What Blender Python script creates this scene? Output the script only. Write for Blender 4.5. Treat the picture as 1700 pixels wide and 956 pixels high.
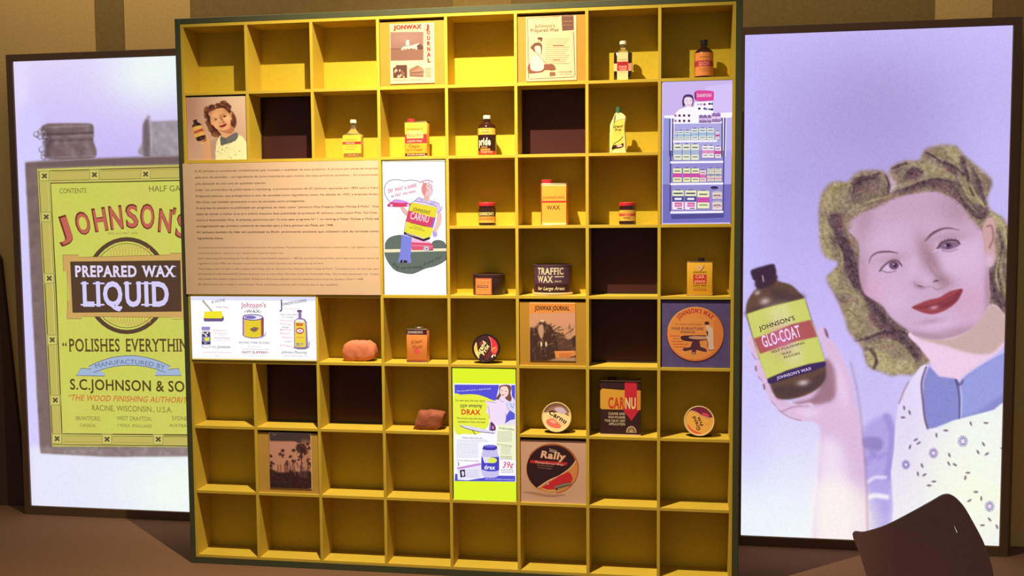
import bpy, bmesh, math, random
import numpy as np
from mathutils import Vector, Matrix
from mathutils.geometry import tessellate_polygon

random.seed(7)
rng = np.random.default_rng(7)
SC = bpy.context.scene
COL = SC.collection
for o in list(bpy.data.objects):
    bpy.data.objects.remove(o)

# ------------------------------------------------------------------ camera
S = 0.31                    # one compartment of the shelf is 31 cm
ZT = 8.12                   # grid top above the floor, in compartments
CAMC = np.array([7.1103, -13.7328, -2.9210])
RM = np.array([[0.98761323, 0.15673037, -0.00746368],
               [0.00330952, -0.06836392, -0.99765496],
               [-0.15687308, 0.98527253, -0.06803581]])     # rows: right, down, forward
FPX = 1620.76
CAMW = np.array([CAMC[0] * S, CAMC[1] * S, (CAMC[2] + ZT) * S])
cam_data = bpy.data.cameras.new('camera')
cam = bpy.data.objects.new('camera', cam_data)
COL.objects.link(cam)
m = Matrix(((RM[0][0], -RM[1][0], -RM[2][0], CAMW[0]),
            (RM[0][1], -RM[1][1], -RM[2][1], CAMW[1]),
            (RM[0][2], -RM[1][2], -RM[2][2], CAMW[2]),
            (0, 0, 0, 1)))
cam.matrix_world = m
cam_data.sensor_width = 36.0
cam_data.lens = 36.0 * FPX / 1700.0
cam_data.clip_start = 0.05
cam_data.clip_end = 60
SC.camera = cam

# ------------------------------------------------------------------ light and exposure
SC.view_settings.view_transform = 'Standard'
SC.view_settings.look = 'None'
SC.view_settings.exposure = 0.0
SC.view_settings.gamma = 1.0
world = bpy.data.worlds.new('room_ambient')
SC.world = world
world.use_nodes = True
world.node_tree.nodes['Background'].inputs[0].default_value = (0.74, 0.66, 0.58, 1)
world.node_tree.nodes['Background'].inputs[1].default_value = 0.26


def spot(name, loc, target, energy, color, size, blend, radius):
    d = bpy.data.lights.new(name, 'SPOT')
    d.energy = energy
    d.color = color
    d.spot_size = math.radians(size)
    d.spot_blend = blend
    d.shadow_soft_size = radius
    o = bpy.data.objects.new(name, d)
    COL.objects.link(o)
    o.location = loc
    o.rotation_euler = (Vector(target) - Vector(loc)).to_track_quat('-Z', 'Y').to_euler()
    return o


# the ceiling track spot in front of the shelf
spot('track_and_fill_spot', (4.0 * S, -3.6 * S, (ZT + 3.9) * S), (4.0 * S, 0.0, 0.6 * S), 540, (1.0, 0.89, 0.58), 104, 1.0, 0.010)
spot('track_and_fill_spot', (4.05 * S, -3.6 * S, (ZT + 3.9) * S), (4.0 * S, 0.0, 1.4 * S), 290, (1.0, 0.88, 0.62), 58, 1.0, 0.010)  # added fill spot beside the track spot, brightens the lower rows

# added unseen strip light above the shelf, brightening the wall behind it
wl = bpy.data.lights.new('wall_fill', 'AREA')
wl.shape = 'RECTANGLE'
wl.size, wl.size_y = 5.6, 0.12
wl.energy = 44
wl.color = (1.0, 0.80, 0.52)
wo = bpy.data.objects.new('wall_fill', wl)
COL.objects.link(wo)
wo.location = (1.0, 0.10, 3.95)
wo.rotation_euler = (Vector((1.0, 0.78, 2.3)) - Vector(wo.location)).to_track_quat('-Z', 'Y').to_euler()

# ------------------------------------------------------------------ colour helpers


def lin(c):
    c = np.asarray(c, float) / 255.0
    return np.where(c <= 0.04045, c / 12.92, ((c + 0.055) / 1.055) ** 2.4)


def pr(X):
    """world points (n,3) -> photo pixels"""
    c = (np.atleast_2d(X) - CAMW) @ RM.T
    return np.stack([850 + FPX * c[:, 0] / c[:, 2], 478 + FPX * c[:, 1] / c[:, 2]], 1)


def at(x, y, Y):
    """point of the upright plane at depth Y that a photo pixel shows"""
    d = RM.T @ np.array([(x - 850) / FPX, (y - 478) / FPX, 1.0])
    s = (Y - CAMW[1]) / d[1]
    return CAMW + s * d


def mat(name, color, rough=0.6, metal=0.0, noise=0.0, nscale=40.0, bump=0.0, trans=0.0, ior=1.45, spec=0.5, coat=0.0):
    m = bpy.data.materials.new(name)
    m.use_nodes = True
    nt = m.node_tree
    b = nt.nodes['Principled BSDF']
    rgb = tuple(lin(color)) + (1,)
    b.inputs['Base Color'].default_value = rgb
    b.inputs['Roughness'].default_value = rough
    b.inputs['Metallic'].default_value = metal
    b.inputs['Transmission Weight'].default_value = trans
    b.inputs['IOR'].default_value = ior
    b.inputs['Specular IOR Level'].default_value = spec
    b.inputs['Coat Weight'].default_value = coat
    if noise or bump:
        tc = nt.nodes.new('ShaderNodeTexCoord')
        n = nt.nodes.new('ShaderNodeTexNoise')
        n.inputs['Scale'].default_value = nscale
        n.inputs['Detail'].default_value = 5
        nt.links.new(tc.outputs['Object'], n.inputs['Vector'])
        if noise:
            r = nt.nodes.new('ShaderNodeValToRGB')
            r.color_ramp.elements[0].position = 0.3
            r.color_ramp.elements[1].position = 0.7
            r.color_ramp.elements[0].color = tuple(max(0, v * (1 - noise)) for v in rgb[:3]) + (1,)
            r.color_ramp.elements[1].color = tuple(min(1, v * (1 + noise)) for v in rgb[:3]) + (1,)
            nt.links.new(n.outputs['Fac'], r.inputs['Fac'])
            nt.links.new(r.outputs['Color'], b.inputs['Base Color'])
        if bump:
            bp = nt.nodes.new('ShaderNodeBump')
            bp.inputs['Strength'].default_value = bump
            bp.inputs['Distance'].default_value = 0.004
            nt.links.new(n.outputs['Fac'], bp.inputs['Height'])
            nt.links.new(bp.outputs['Normal'], b.inputs['Normal'])
    return m


def attr_mat(name, emit=None, rough=0.55, spec=0.3):
    """print: colour comes from the ink laid on the sheet (colour attribute)"""
    m = bpy.data.materials.new(name)
    m.use_nodes = True
    nt = m.node_tree
    b = nt.nodes['Principled BSDF']
    a = nt.nodes.new('ShaderNodeAttribute')
    a.attribute_name = 'Col'
    if emit:
        b.inputs['Base Color'].default_value = (0.0, 0.0, 0.0, 1)
        b.inputs['Roughness'].default_value = 0.6
        b.inputs['Specular IOR Level'].default_value = 0.05
        nt.links.new(a.outputs['Color'], b.inputs['Emission Color'])
        b.inputs['Emission Strength'].default_value = emit
    else:
        nt.links.new(a.outputs['Color'], b.inputs['Base Color'])
        b.inputs['Roughness'].default_value = rough
        b.inputs['Specular IOR Level'].default_value = spec
    return m


PRINT = attr_mat('printed_ink')
GLOSSPRINT = attr_mat('lacquered_print', rough=0.3, spec=0.5)
LIT = attr_mat('backlit_film', emit=1.0)

# ------------------------------------------------------------------ object helpers


def link(name, me, parent=None, material=None):
    o = bpy.data.objects.new(name, me)
    COL.objects.link(o)
    if parent is not None:
        o.parent = parent
    if material is not None and me is not None:
        me.materials.append(material)
    return o


def tag(o, label, cat, group=None):
    o['label'] = label
    o['category'] = cat
    if group:
        o['group'] = group
    return o


def thing(name, label, cat, loc=(0, 0, 0), rz=0.0, group=None):
    o = bpy.data.objects.new(name, None)
    o.empty_display_size = 0.05
    COL.objects.link(o)
    o.location = loc
    o.rotation_euler = (0, 0, rz)
    return tag(o, label, cat, group)


def mesh_from(name, verts, faces, parent=None, material=None, smooth=False):
    me = bpy.data.meshes.new(name)
    me.from_pydata([tuple(v) for v in verts], [], faces)
    me.update()
    if smooth:
        me.polygons.foreach_set('use_smooth', [True] * len(me.polygons))
    return link(name, me, parent, material)


def bevel_box(name, x0, x1, y0, y1, z0, z1, material, parent=None, bev=0.001, seg=1):
    bm = bmesh.new()
    bmesh.ops.create_cube(bm, size=1)
    for v in bm.verts:
        v.co = Vector(((x0 + x1) / 2 + v.co.x * (x1 - x0), (y0 + y1) / 2 + v.co.y * (y1 - y0), (z0 + z1) / 2 + v.co.z * (z1 - z0)))
    if bev:
        bmesh.ops.bevel(bm, geom=list(bm.edges), offset=bev, segments=seg, affect='EDGES', profile=0.6)
    me = bpy.data.meshes.new(name)
    bm.to_mesh(me)
    bm.free()
    return link(name, me, parent, material)


def lathe(name, prof, material, parent=None, seg=40, sx=1.0, sy=1.0, sharp=35):
    """prof: (r, z) list from bottom axis to top axis"""
    vs, fs = [], []
    n = len(prof)
    for i in range(seg):
        a = 2 * math.pi * i / seg
        for r, z in prof:
            vs.append((r * math.cos(a) * sx, r * math.sin(a) * sy, z))
    for i in range(seg):
        j = (i + 1) % seg
        for k in range(n - 1):
            fs.append((i * n + k, j * n + k, j * n + k + 1, i * n + k + 1))
    me = bpy.data.meshes.new(name)
    me.from_pydata(vs, [], fs)
    bm = bmesh.new()
    bm.from_mesh(me)
    bmesh.ops.remove_doubles(bm, verts=bm.verts, dist=1e-6)
    for f in bm.faces:
        f.smooth = True
    for e in bm.edges:
        if len(e.link_faces) == 2 and e.calc_face_angle(0) > math.radians(sharp):
            e.smooth = False
    bm.to_mesh(me)
    bm.free()
    return link(name, me, parent, material)


def round_prism(name, w, d, z0, z1, rad, material, parent=None, seg=6, bev=0.0008):
    """upright prism with rounded vertical corners"""
    pts = []
    for cx, cy, a0 in ((w / 2 - rad, d / 2 - rad, 0), (-w / 2 + rad, d / 2 - rad, 90), (-w / 2 + rad, -d / 2 + rad, 180), (w / 2 - rad, -d / 2 + rad, 270)):
        for i in range(seg + 1):
            a = math.radians(a0 + 90 * i / seg)
            pts.append((cx + rad * math.cos(a), cy + rad * math.sin(a)))
    n = len(pts)
    rings = [(z0, -bev), (z0 + bev, 0), (z1 - bev, 0), (z1, -bev)]
    vs, fs = [], []
    for z, ins in rings:
        for x, y in pts:
            l = math.hypot(x, y)
            vs.append((x * (1 + ins / l), y * (1 + ins / l), z))
    for k in range(3):
        for i in range(n):
            j = (i + 1) % n
            fs.append((k * n + i, k * n + j, (k + 1) * n + j, (k + 1) * n + i))
    fs.append(tuple(range(n - 1, -1, -1)))
    fs.append(tuple(3 * n + i for i in range(n)))
    o = mesh_from(name, vs, fs, parent, material)
    for p in o.data.polygons:
        p.use_smooth = len(p.vertices) == 4
    return o


# ------------------------------------------------------------------ lettering glyphs
_G = {}


def _tomesh(txt, off):
    cu = bpy.data.curves.new('g', 'FONT')
    cu.body = txt
    cu.size = 1.0
    cu.offset = off
    cu.resolution_u = 3
    cu.fill_mode = 'FRONT'
    ob = bpy.data.objects.new('g', cu)
    COL.objects.link(ob)
    dg = bpy.context.evaluated_depsgraph_get()
    me = bpy.data.meshes.new_from_object(ob.evaluated_get(dg))
    v = np.array([x.co[:2] for x in me.vertices]) if len(me.vertices) else np.zeros((0, 2))
    f = [tuple(p.vertices) for p in me.polygons]
    bpy.data.meshes.remove(me)
    bpy.data.objects.remove(ob)
    bpy.data.curves.remove(cu)
    return v, f


def make_glyphs():
    chars = [chr(i) for i in range(33, 127)] + list('áãâçéêíóôõúºª–“”¢’É')
    bx = _tomesh('I', 0)[0][:, 0].max()
    for w in (0, 1, 2):
        off = (0.0, 0.016, 0.034)[w]
        for c in chars:
            if w == 2 and ord(c) > 126 and c != '’':
                continue
            v, f = _tomesh(c, off)
            if w == 0:
                a = _tomesh(c + 'I', 0)[0][:, 0].max() - bx
                adv = a
            else:
                adv = _G[(c, 0)][2] + (0.03, 0.055)[w - 1]
            _G[(c, w)] = (v, f, adv)
        _G[(' ', w)] = (np.zeros((0, 2)), [], 0.3)


make_glyphs()
CAPH = _G[('H', 0)][0][:, 1].max()


class Decal:
    """ink layers on a surface; coordinates are (x right, y down) and fn maps (x, y, lift) to 3-D"""

    def __init__(self, fn, eps=0.00003, local=None, base=0.0001, curved=0.0):
        self.curved = curved
        self.fn, self.eps, self.local, self.base = fn, eps, local, base
        self.v, self.f, self.c = [], [], []
        self.k = 0

    def _add(self, pts3, faces, color):
        b = len(self.v)
        self.v.extend(pts3)
        col = lin(color)
        for f in faces:
            self.f.append(tuple(b + i for i in f))
            self.c.append((len(f), col))

    def lift(self, step=1):
        self.k += step
        return self.base + self.k * self.eps

    def poly(self, pts, color, same=False):
        h = self.lift(0.3 if same else 1)
        tris = tessellate_polygon([[Vector((x, y, 0)) for x, y in pts]])
        self._add([self.fn(x, y, h) for x, y in pts], tris, color)

    def rect(self, x0, y0, x1, y1, color, n=1, same=False):
        h = self.lift(0.3 if same else 1)
        v, f = [], []
        for i in range(n + 1):
            x = x0 + (x1 - x0) * i / n
            v += [self.fn(x, y0, h), self.fn(x, y1, h)]
        for i in range(n):
            f.append((2 * i, 2 * i + 1, 2 * i + 3, 2 * i + 2))
        self._add(v, f, color)

    def line(self, pts, w, color, closed=False, same=False):
        h = self.lift(0.3 if same else 1)
        P = np.array(pts, float)
        if closed:
            P = np.vstack([P, P[:1]])
        n = len(P)
        v, f = [], []
        for i in range(n):
            a = P[max(i - 1, 0)]
            b = P[min(i + 1, n - 1)]
            if closed and i in (0, n - 1):
                a, b = P[n - 2], P[1]
            t = b - a
            t = t / (np.linalg.norm(t) + 1e-9)
            q = np.array([-t[1], t[0]]) * (w(i / (n - 1)) if callable(w) else w) / 2
            v += [self.fn(*(P[i] + q), h), self.fn(*(P[i] - q), h)]
        for i in range(n - 1):
            f.append((2 * i, 2 * i + 1, 2 * i + 3, 2 * i + 2))
        self._add(v, f, color)

    def ellipse(self, cx, cy, rx, ry, color, rot=0, n=28, a0=0, a1=360, same=False):
        r = math.radians(rot)
        p = []
        full = abs(a1 - a0) >= 360
        for i in range(n if full else n + 1):
            a = math.radians(a0 + (a1 - a0) * i / n)
            x, y = rx * math.cos(a), ry * math.sin(a)
            p.append((cx + x * math.cos(r) - y * math.sin(r), cy + x * math.sin(r) + y * math.cos(r)))
        self.poly(p, color, same)

    def ring(self, cx, cy, rx, ry, w, color, rot=0, n=40, a0=0, a1=360):
        r = math.radians(rot)
        p = []
        full = abs(a1 - a0) >= 360
        for i in range(n if full else n + 1):
            a = math.radians(a0 + (a1 - a0) * i / n)
            x, y = rx * math.cos(a), ry * math.sin(a)
            p.append((cx + x * math.cos(r) - y * math.sin(r), cy + x * math.sin(r) + y * math.cos(r)))
        self.line(p, w, color, closed=full)

    def text(self, s, x, y, h, color, bold=0, align='l', rot=0, sx=1.0, shear=0.0, fit=None, arc=None, serif=False, outline=None):
        """h = cap height, (x, y) = baseline anchor, rot clockwise-positive degrees, fit = total width"""
        k = h / CAPH
        V, F, pos = [], [], 0.0
        segs = []
        for ch in s:
            g = _G.get((ch, bold)) or _G.get((ch, 0)) or _G[(' ', 0)]
            segs.append((pos, g))
            pos += g[2]
        width = pos * k * sx
        if fit:
            sx *= fit / max(width, 1e-9)
            width = fit
        off = {'l': 0, 'c': -width / 2, 'r': -width}[align]
        lift = self.lift()
        cr, sr = math.cos(math.radians(rot)), math.sin(math.radians(rot))
        for p0, g in segs:
            v = g[0]
            if not len(v):
                continue
            gx = (v[:, 0] + p0 + shear * v[:, 1]) * k * sx + off
            gy = -v[:, 1] * k
            if serif and g is not _G.get(('.', bold)):
                pass
            if arc:                      # arc = radius; positive bends up in the middle
                mid = (p0 + g[2] / 2) * k * sx + off
                th = mid / arc
                dx = gx - mid
                X = arc * math.sin(th) + dx * math.cos(th) - gy * math.sin(th) * 1.0
                Yv = arc * (1 - math.cos(th)) + dx * math.sin(th) + gy * math.cos(th)
                gx, gy = X, Yv
            ux = gx * cr - gy * sr
            uy = gx * sr + gy * cr
            if self.local:
                pts = self.local(x, y, ux, uy, lift)
            elif self.curved:
                P2, F2 = [(float(a), float(b)) for a, b in zip(ux, uy)], []
                for f in g[1]:
                    st = [(f[0], f[i], f[i + 1]) for i in range(1, len(f) - 1)]
                    while st:
                        tri = st.pop()
                        e = max(((abs(P2[tri[i]][0] - P2[tri[(i + 1) % 3]][0]), i) for i in range(3)))
                        if e[0] > self.curved:
                            i = e[1]
                            a, b, c = tri[i], tri[(i + 1) % 3], tri[(i + 2) % 3]
                            P2.append(((P2[a][0] + P2[b][0]) / 2, (P2[a][1] + P2[b][1]) / 2))
                            st += [(a, len(P2) - 1, c), (len(P2) - 1, b, c)]
                        else:
                            F2.append(tri)
                self._add([self.fn(x + a, y + b, lift) for a, b in P2], F2, color)
                continue
            else:
                pts = [self.fn(x + a, y + b, lift) for a, b in zip(ux, uy)]
            self._add(pts, g[1], color)
        return width

    def build(self, name, parent, material, label=None):
        me = bpy.data.meshes.new(name)
        me.from_pydata([tuple(v) for v in self.v], [], self.f)
        ca = me.color_attributes.new('Col', 'FLOAT_COLOR', 'CORNER')
        cols = np.ones((sum(n for n, _ in self.c), 4))
        i = 0
        for n, c in self.c:
            cols[i:i + n, :3] = c
            i += n
        # from_pydata keeps face order; corners follow faces
        ca.data.foreach_set('color', cols.ravel())
        me.update()
        o = link(name, me, parent, material)
        if label:
            o['label'] = label
        return o


def plane_decal(Y, off=(0, 0, 0), base=0.0001, eps=0.00003):
    """decal on the upright plane at depth Y, drawn in photo pixels; front faces -y"""
    off = np.array(off)

    def fn(x, y, h):
        p = at(x, y, Y) - off
        p[1] -= h
        return p

    def local(x, y, ux, uy, h):
        p = at(x, y, Y)
        k = np.linalg.norm(at(x + 5, y, Y) - at(x - 5, y, Y)) / 10
        kv = np.linalg.norm(at(x, y + 5, Y) - at(x, y - 5, Y)) / 10
        out = np.empty((len(ux), 3))
        out[:, 0] = p[0] + ux * k - off[0]
        out[:, 1] = p[1] - h - off[1]
        out[:, 2] = p[2] - uy * kv - off[2]
        return list(out)
    return Decal(fn, local=local, base=base, eps=eps)


def flat_decal(y, k, base=0.0001, cx=0.0, tilt=None):
    """decal on an object's own flat front at local y; drawn in (x right, y up*-1) units of k metres; origin base centre"""
    def fn(x, yy, h):
        p = np.array([cx + x * k, y - h, -yy * k])
        return p if tilt is None else tilt(p)
    return Decal(fn, base=base)


def cyl_decal(r, k, base=0.0002, sy=1.0, arcdeg=0):
    """decal wrapped on an upright cylinder of radius r facing -y"""
    def fn(x, yy, h):
        a = x * k / r
        R = r + h
        return np.array([R * math.sin(a), -R * math.cos(a) * sy, -yy * k])
    return Decal(fn, base=base, curved=2.0)


# ------------------------------------------------------------------ painted (soft) prints
def spline(pts, n=8, closed=False):
    P = np.array(pts, float)
    if len(P) < 3:
        return P
    if closed:
        P = np.vstack([P[-1:], P, P[:2]])
    else:
        P = np.vstack([2 * P[:1] - P[1:2], P, 2 * P[-1:] - P[-2:-1]])
    out = []
    for i in range(1, len(P) - 2):
        for j in range(n):
            t = j / n
            a, b, c, d = P[i - 1], P[i], P[i + 1], P[i + 2]
            out.append(0.5 * ((2 * b) + (-a + c) * t + (2 * a - 5 * b + 4 * c - d) * t * t + (-a + 3 * b - 3 * c + d) * t ** 3))
    if not closed:
        out.append(P[-2])
    return np.array(out)


def gblur(a, s):
    if s <= 0:
        return a
    r = int(max(1, math.ceil(2.5 * s)))
    k = np.exp(-0.5 * (np.arange(-r, r + 1) / s) ** 2)
    k /= k.sum()
    for ax in (0, 1):
        p = np.pad(a, [(r, r) if i == ax else (0, 0) for i in range(2)], mode='edge')
        out = np.zeros_like(a)
        for i, w in enumerate(k):
            out += w * (p[i:i + a.shape[0], :] if ax == 0 else p[:, i:i + a.shape[1]])
        a = out
    return a


class Canvas:
    def __init__(self, x0, y0, x1, y1, color, ss=1.0):
        self.x0, self.y0, self.ss = x0, y0, ss
        self.w, self.h = int((x1 - x0) * ss), int((y1 - y0) * ss)
        self.a = np.empty((self.h, self.w, 3))
        self.a[:] = np.array(color, float)
        self.YY, self.XX = np.mgrid[0:self.h, 0:self.w]
        self.XX = self.XX / ss + x0
        self.YY = self.YY / ss + y0

    def _mix(self, sl, m, color, alpha):
        m = (m * alpha)[..., None]
        self.a[sl] = self.a[sl] * (1 - m) + np.asarray(color, float) * m

    def _box(self, xa, ya, xb, yb, pad):
        i0 = max(0, int((xa - pad - self.x0) * self.ss))
        i1 = min(self.w, int((xb + pad - self.x0) * self.ss) + 2)
        j0 = max(0, int((ya - pad - self.y0) * self.ss))
        j1 = min(self.h, int((yb + pad - self.y0) * self.ss) + 2)
        if i1 <= i0 or j1 <= j0:
            return None
        return (slice(j0, j1), slice(i0, i1))

    def poly(self, pts, color, alpha=1.0, feather=0.0, smooth=True, n=6, clip=None):
        P = spline(pts, n, True) if smooth else np.array(pts, float)
        sl = self._box(P[:, 0].min(), P[:, 1].min(), P[:, 0].max(), P[:, 1].max(), 3 * feather + 2)
        if sl is None:
            return
        X, Y = self.XX[sl], self.YY[sl]
        m = np.zeros(X.shape)
        offs = (-0.33, 0, 0.33)
        A, B = P, np.roll(P, -1, 0)
        for ox in offs:
            for oy in offs:
                xs, ys = X[0] + ox / self.ss, Y[:, 0] + oy / self.ss
                ins = np.zeros(X.shape, bool)
                for (ax, ay), (bx, by) in zip(A, B):
                    if ay == by:
                        continue
                    rows = (ys > min(ay, by)) & (ys <= max(ay, by))
                    if not rows.any():
                        continue
                    xc = ax + (ys[rows] - ay) * (bx - ax) / (by - ay)
                    ins[rows] ^= xs[None, :] < xc[:, None]
                m += ins
        m /= 9.0
        if feather:
            m = gblur(m, feather * self.ss)
        if clip is not None:
            m = m * clip[sl]
        self._mix(sl, m, color, alpha)
        full = np.zeros((self.h, self.w))
        full[sl] = m
        return full

    def blob(self, cx, cy, rx, ry, color, alpha=1.0, rot=0.0, hard=1.0, clip=None):
        sl = self._box(cx - 3 * max(rx, ry), cy - 3 * max(rx, ry), cx + 3 * max(rx, ry), cy + 3 * max(rx, ry), 0)
        if sl is None:
            return
        r = math.radians(rot)
        dx, dy = self.XX[sl] - cx, self.YY[sl] - cy
        u = (dx * math.cos(r) + dy * math.sin(r)) / rx
        v = (-dx * math.sin(r) + dy * math.cos(r)) / ry
        m = np.exp(-0.5 * (u * u + v * v) ** hard * 1.4)
        if clip is not None:
            m = m * clip[sl]
        self._mix(sl, m, color, alpha)

    def disc(self, cx, cy, rx, ry, color, alpha=1.0, rot=0.0, clip=None):
        sl = self._box(cx - max(rx, ry), cy - max(rx, ry), cx + max(rx, ry), cy + max(rx, ry), 2)
        if sl is None:
            return
        r = math.radians(rot)
        dx, dy = self.XX[sl] - cx, self.YY[sl] - cy
        u = (dx * math.cos(r) + dy * math.sin(r)) / rx
        v = (-dx * math.sin(r) + dy * math.cos(r)) / ry
        d = (1 - np.sqrt(u * u + v * v)) * min(rx, ry) * self.ss + 0.5
        m = np.clip(d, 0, 1)
        if clip is not None:
            m = m * clip[sl]
        self._mix(sl, m, color, alpha)

    def stroke(self, pts, w, color, alpha=1.0, feather=0.7, smooth=True, taper=False, clip=None):
        P = spline(pts, 6) if smooth and len(pts) > 2 else np.array(pts, float)
        sl = self._box(P[:, 0].min(), P[:, 1].min(), P[:, 0].max(), P[:, 1].max(), w + 3 * feather + 1)
        if sl is None:
            return
        X, Y = self.XX[sl], self.YY[sl]
        best = np.full(X.shape, 1e9)
        n = len(P) - 1
        for i in range(n):
            a, b = P[i], P[i + 1]
            ab = b - a
            L = ab @ ab + 1e-9
            t = np.clip(((X - a[0]) * ab[0] + (Y - a[1]) * ab[1]) / L, 0, 1)
            d = np.hypot(X - a[0] - t * ab[0], Y - a[1] - t * ab[1])
            ww = w / 2 * (math.sin(math.pi * (i + 0.5) / n) * 0.85 + 0.15 if taper else 1)
            best = np.minimum(best, d - ww)
        m = np.clip(0.5 - best / (2 * feather), 0, 1)
        if clip is not None:
            m = m * clip[sl]
        self._mix(sl, m, color, alpha)

    def sample(self, px):
        x = np.clip((px[:, 0] - self.x0) * self.ss, 0, self.w - 1.001)
        y = np.clip((px[:, 1] - self.y0) * self.ss, 0, self.h - 1.001)
        i, j = x.astype(int), y.astype(int)
        fx, fy = (x - i)[:, None], (y - j)[:, None]
        i1, j1 = np.minimum(i + 1, self.w - 1), np.minimum(j + 1, self.h - 1)
        return (self.a[j, i] * (1 - fx) * (1 - fy) + self.a[j, i1] * fx * (1 - fy) + self.a[j1, i] * (1 - fx) * fy + self.a[j1, i1] * fx * fy)


def print_sheet(name, X0, X1, Z0, Z1, Y, canvas, parent, material, nx, nz, conv=None, post=None, off=(0, 0, 0)):
    """a sheet in the plane y=Y, its ink taken from the canvas"""
    xs = np.linspace(X0, X1, nx + 1)
    zs = np.linspace(Z1, Z0, nz + 1)
    gx, gz = np.meshgrid(xs, zs)
    V = np.stack([gx.ravel(), np.full(gx.size, Y), gz.ravel()], 1)
    px = pr(V)
    if conv:
        px = conv(px)
    c = canvas.sample(px)
    if post:
        c = post(c, V)
    c = lin(np.clip(c, 0, 255))
    me = bpy.data.meshes.new(name)
    nv = V.shape[0]
    V = V - np.array(off)
    me.vertices.add(nv)
    me.vertices.foreach_set('co', V.astype(np.float32).ravel())
    idx = np.arange(nv).reshape(nz + 1, nx + 1)
    q = np.stack([idx[:-1, :-1], idx[1:, :-1], idx[1:, 1:], idx[:-1, 1:]], -1).reshape(-1, 4)
    nf = q.shape[0]
    me.loops.add(nf * 4)
    me.loops.foreach_set('vertex_index', q.astype(np.int32).ravel())
    me.polygons.add(nf)
    me.polygons.foreach_set('loop_start', np.arange(0, nf * 4, 4, dtype=np.int32))
    me.polygons.foreach_set('loop_total', np.full(nf, 4, dtype=np.int32))
    me.update(calc_edges=True)
    ca = me.color_attributes.new('Col', 'FLOAT_COLOR', 'POINT')
    cc = np.ones((nv, 4), np.float32)
    cc[:, :3] = c
    ca.data.foreach_set('color', cc.ravel())
    return link(name, me, parent, material)

# ================================================================== the setting
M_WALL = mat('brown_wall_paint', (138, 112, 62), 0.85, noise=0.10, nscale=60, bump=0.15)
M_BANDS = mat('tan_wall_band', (214, 178, 108), 0.85, noise=0.08, nscale=70, bump=0.15)
M_FLOOR = mat('dark_carpet', (112, 80, 60), 0.95, noise=0.35, nscale=260, bump=0.6, spec=0.1)
M_YEL = mat('yellow_lacquer', (198, 165, 56), 0.55, noise=0.03, nscale=12, spec=0.3)
M_BACK = mat('yellow_back_board', (198, 170, 48), 0.7, noise=0.05, nscale=60, spec=0.2)
M_FRAME = mat('dark_green_frame', (66, 68, 46), 0.5, noise=0.05, nscale=30)
M_BOXFRAME = mat('brown_lightbox_frame', (92, 66, 44), 0.5, noise=0.06, nscale=40)
M_GREY = mat('grey_metal', (120, 118, 115), 0.35, metal=0.8)

YW = 2.5 * S
floor = bevel_box('floor', -6, 8, -5.5, YW + 0.1, -0.05, 0, M_FLOOR, None, 0)
floor['kind'] = 'structure'
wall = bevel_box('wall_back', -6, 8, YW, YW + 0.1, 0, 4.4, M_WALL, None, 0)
wall['kind'] = 'structure'
# paler full-height bands, slightly proud of the back wall
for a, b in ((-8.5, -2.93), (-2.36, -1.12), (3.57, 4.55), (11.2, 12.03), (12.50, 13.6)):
    o = bevel_box('wall_band', a * S, b * S, YW - 0.004, YW, 0.0, 4.2, M_BANDS if a != 3.57 else mat('olive_wall_band', (160, 130, 70), 0.85, noise=0.1, nscale=60), wall, 0)

# flat dark shape with a slanting edge, left of the left lightbox
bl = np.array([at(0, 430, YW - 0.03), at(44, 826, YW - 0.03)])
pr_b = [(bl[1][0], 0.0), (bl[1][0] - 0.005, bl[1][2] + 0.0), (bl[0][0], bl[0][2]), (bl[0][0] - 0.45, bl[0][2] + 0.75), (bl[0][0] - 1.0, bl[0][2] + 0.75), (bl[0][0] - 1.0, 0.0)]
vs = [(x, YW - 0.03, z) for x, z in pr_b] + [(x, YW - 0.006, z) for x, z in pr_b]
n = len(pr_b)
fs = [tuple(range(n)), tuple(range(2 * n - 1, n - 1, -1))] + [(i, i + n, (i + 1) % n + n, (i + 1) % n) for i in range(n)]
dark_shape = mesh_from('board', vs, fs, None, mat('dark_brown_flat', (74, 48, 34), 0.8, noise=0.15, nscale=80))
tag(dark_shape, 'dark brown slant-edged flat shape against the wall left of the yellow tin lightbox', 'board')

# ================================================================== the pigeonhole shelf
T = 0.044 * S            # board thickness
D = 0.467 * S            # depth of the compartments
PANELS = {}              # compartments closed by a flush panel that spans a line
shelf = thing('display_shelf', 'large yellow pigeonhole display shelf with dark green outer frame', 'shelf', (0, 0, 0))
FW = 0.11 * S


def X(c):
    return c * S


def Z(r):
    return (ZT - r) * S


bevel_box('side_panel', X(0) - FW, X(0) - T / 2, 0.0, D + 0.012, 0.0, Z(0) + FW, M_FRAME, shelf, 0.002)
bevel_box('side_panel', X(8) + T / 2, X(8) + FW, 0.0, D + 0.012, 0.0, Z(0) + FW, M_FRAME, shelf, 0.002)
bevel_box('top_panel', X(0) - T / 2, X(8) + T / 2, 0.0, D + 0.012, Z(0) + T / 2, Z(0) + FW, M_FRAME, shelf, 0.002)
bevel_box('base_panel', X(0) - T / 2, X(8) + T / 2, 0.0, D + 0.012, 0.0, Z(8) - T / 2, M_FRAME, shelf, 0.001)
bevel_box('back_panel', X(0) - T / 2, X(8) + T / 2, D, D + 0.01, Z(8), Z(0), M_BACK, shelf, 0)
spans = []               # (c0, r0, c1, r1) big panels, inclusive cells
BIG = [(0, 2, 2, 3), (3, 2, 3, 3), (7, 1, 7, 2), (0, 4, 1, 4), (4, 5, 4, 6)]


def hid_v(c, r):         # divider line c (between col c-1 and c) at row r inside a big panel?
    return any(a < c <= b2 and r0 <= r <= r1 for a, r0, b2, r1 in BIG)


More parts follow.
